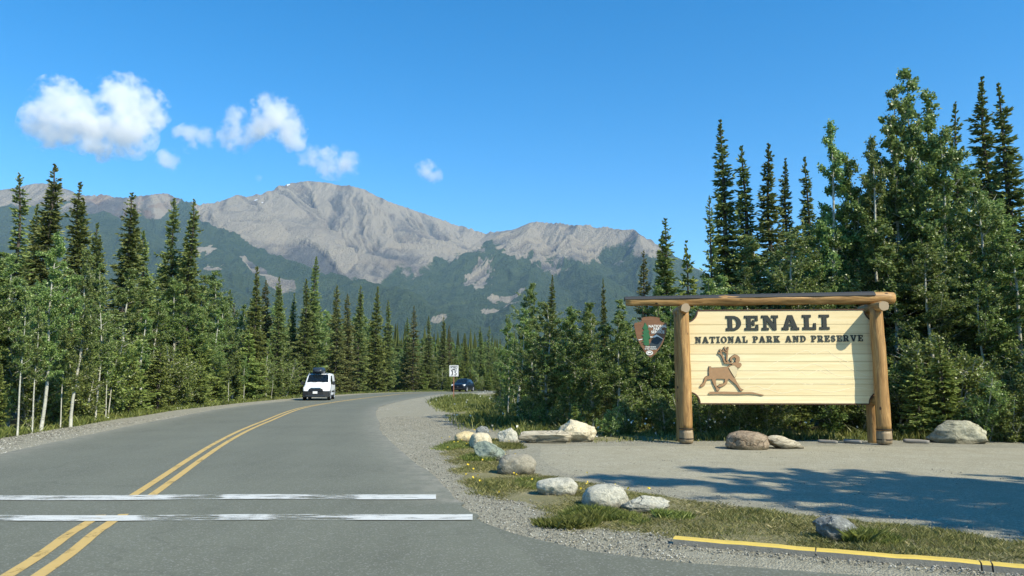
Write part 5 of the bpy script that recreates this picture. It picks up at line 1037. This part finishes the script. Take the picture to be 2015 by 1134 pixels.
for px, py, rx, ry, n, h in ((1115, 1030, .36, .28, 3500, .24), (1180, 1020, .45, .25, 3800, .22), (1325, 1020, .22, .2, 1500, .2), (1712, 1068, .28, .2, 2500, .26), (945, 905, .4, .4, 1600, .22), (1240, 1032, .22, .15, 900, .16), (890, 880, .5, .9, 2500, .2), (1010, 880, .3, .5, 1200, .2), (1050, 955, .3, .5, 1500, .17)):
    blades('grass', tuft(px, py, rx, ry), n*3, h*.27, .004, M_weed, 'tall grass tuft at the foot of a boulder', int(px), islz, 2, .2, .45, .12)
wood_edge = [P(1020, 745, 20.5)[:2], P(1180, 745, 18.3)[:2], P(1340, 745, 18.3)[:2], P(1750, 745, 18.6)[:2], P(2200, 745, 17.6)[:2], P(2200, 745, 20.5)[:2], P(1750, 745, 21)[:2], P(1180, 745, 20.5)[:2], P(1050, 745, 24)[:2]]
blades('weeds', [tuple(p) for p in wood_edge], 22000, .2, .018, M_weed, 'low weeds at the shaded foot of the wood behind the sign', 10, flatz, .7, .3, edge=.4, leafy=True)
blades('grass', isl, 160000, .028, .005, M_grass, 'thin dry straw and moss covering the ground between the boulders', 15, islz, 1.5, .25, .9, .1, front, False, (-2.6, 6.6, 4.2, 18.4))
# stalks with yellow and white flowers
M_fy = plain('yellow_flower', (.75, .55, .04), .6, .3); M_fw = plain('white_flower', (.75, .75, .68), .6, .3)
r = np.random.default_rng(5)
def flowers(poly, n, mat, label, zf, h, s, seed):
    r = np.random.default_rng(seed); xs = [p[0] for p in poly]; ys = [p[1] for p in poly]; x = r.uniform(min(xs), max(xs), n*6); y = r.uniform(min(ys), max(ys), n*6); ok = inpoly(x, y, poly); x, y = x[ok][:n], y[ok][:n]; k = len(x)
    z = zf(x, y)+h*(.5+r.random(k)); Q = []
    for j in range(3):
        Q.append(leaf_quads(np.stack([x, y, z], -1)+r.normal(size=(k, 3))*s*.2, unit(r.normal(size=(k, 3))), s, s, r))
    tag(obj('flowers', fast_mesh('flowers', np.concatenate(Q), 4), mat), label, 'flowers', kind='stuff')
flowers(isl[:8]+isl[-8:], 60, M_fy, 'small yellow flowers in the grass by the boulders', islz, .12, .028, 1)
flowers(bank, 260, M_fw, 'pale flower heads among the weeds under the speed limit sign', bankz, .26, .06, 2)
flowers([tuple(p) for p in wood_edge], 40, M_fw, 'white and yellow flowers at the foot of the wood behind the sign', flatz, .4, .04, 3)
flowers(lv+lv2, 150, M_fw, 'white clover heads along the left verge', flatz, .12, .035, 4)
# loose stones on the gravel
def pebbles(name, mask, n, box, smin, smax, zf, label, seed):
    r = np.random.default_rng(seed); x = r.uniform(box[0], box[1], n*6); y = box[2]+(box[3]-box[2])*r.random(n*6)**1.7; ok = mask(x, y); x, y = x[ok][:n], y[ok][:n]; k = len(x)
    s = smin*(smax/smin)**(r.random(k)**2.2); o = np.array([[1, 0, 0], [0, 1, 0], [-1, 0, 0], [0, -1, 0], [0, 0, 1], [0, 0, -1]], float)
    V = o[None]*(s[:, None, None]*(.6+.6*r.random((k, 6, 1))))*np.array([1, 1, .65]); a = r.random(k)*6.283; c, s_ = np.cos(a)[:, None], np.sin(a)[:, None]
    V = np.stack([V[..., 0]*c-V[..., 1]*s_, V[..., 0]*s_+V[..., 1]*c, V[..., 2]], -1)+np.stack([x, y, zf(x, y)+s*.2], -1)[:, None]
    f = np.array([[0, 1, 4], [1, 2, 4], [2, 3, 4], [3, 0, 4], [1, 0, 5], [2, 1, 5], [3, 2, 5], [0, 3, 5]]); Fc = (f[None]+(np.arange(k)*6)[:, None, None]).reshape(-1, 3)
    tone = np.repeat(r.random(k), 8); tag(obj(name, fast_mesh(name, V.reshape(-1, 3), 3, [('tone', 'FACE', tone)], False, Fc), M_peb), label, 'stones', kind='stuff')
mp = N('loose_stones', .85, .2); mp.base(mp.mix(mp.math('MULTIPLY', mp.noise(40, 2), .3), mp.ramp(mp.attr('tone'), [(0, (.09, .09, .08)), (.45, (.24, .23, .19)), (.8, (.38, .36, .30)), (1, (.55, .54, .48))]), (.2, .19, .15))); M_peb = mp.m
Cn = [tuple(q) for q in centre[::2]]
def onshoulder(x, y):
    d = polydist(x, y, Cn, False); return (d > HW+.0-.25*vn(x*3, y*3, 3)) & ~inpoly(x, y, side) & ~inpoly(x, y, lot) & ~(inpoly(x, y, isl) & (polydist(x, y, isl) > .15)) & behind_kerb(x, y+.25) & (x > -9) & ((nearright(x, y) < 7) | (x < 6))
pebbles('gravel', onshoulder, 34000, (-5, 4, 5.5, 30), .006, .018, lambda x, y: x*0-.006, 'loose gravel stones on the shoulder between the road and the boulders', 1)
pebbles('gravel', lambda x, y: (nearright(x, y) > HW+.3) & ~inpoly(x, y, side) & ((polydist(x, y, isl) < .35) | (vn(x*2, y*2, 4) > .72)), 4500, (-2, 9, 5.2, 17.5), .006, .015, lambda x, y: x*0+.004, 'scattered pebbles on the lot and round the grass', 2)
pebbles('gravel', lambda x, y: (np.abs(polydist(x, y, Cn, False)-HW-.9) < .9) & (x < -6), 9000, (-14, -6, 9, 40), .010, .030, lambda x, y: x*0-.015, 'loose gravel stones on the left shoulder of the road', 3)
# weathered timbers lying behind the sign
M_tim = woodmat('weathered_timber', (.13, .12, .10), (.24, .22, .19), (.34, .32, .28), (9, 9, .7), False, .85).m
for (pa, pb, r_, lab) in (((1640, 866), (1690, 871), .04, 'short weathered timber lying near the right posts'), ((1585, 865), (1648, 872), .03, 'long grey timber lying behind the pale jagged stone'), ((1765, 868), (1835, 873), .04, 'weathered timber between the right post and the jagged boulder')):
    a = G(*pa); b = G(*pb); a = (a[0], 18.0); b = (b[0], 17.7); o = log('fallen_timber', (a[0], a[1], r_*.6), (b[0], b[1], r_*.6), r_, r_*.8, None, 10, 8, .02, mats=[M_tim, M_tim]); tag(o, lab, 'timber')
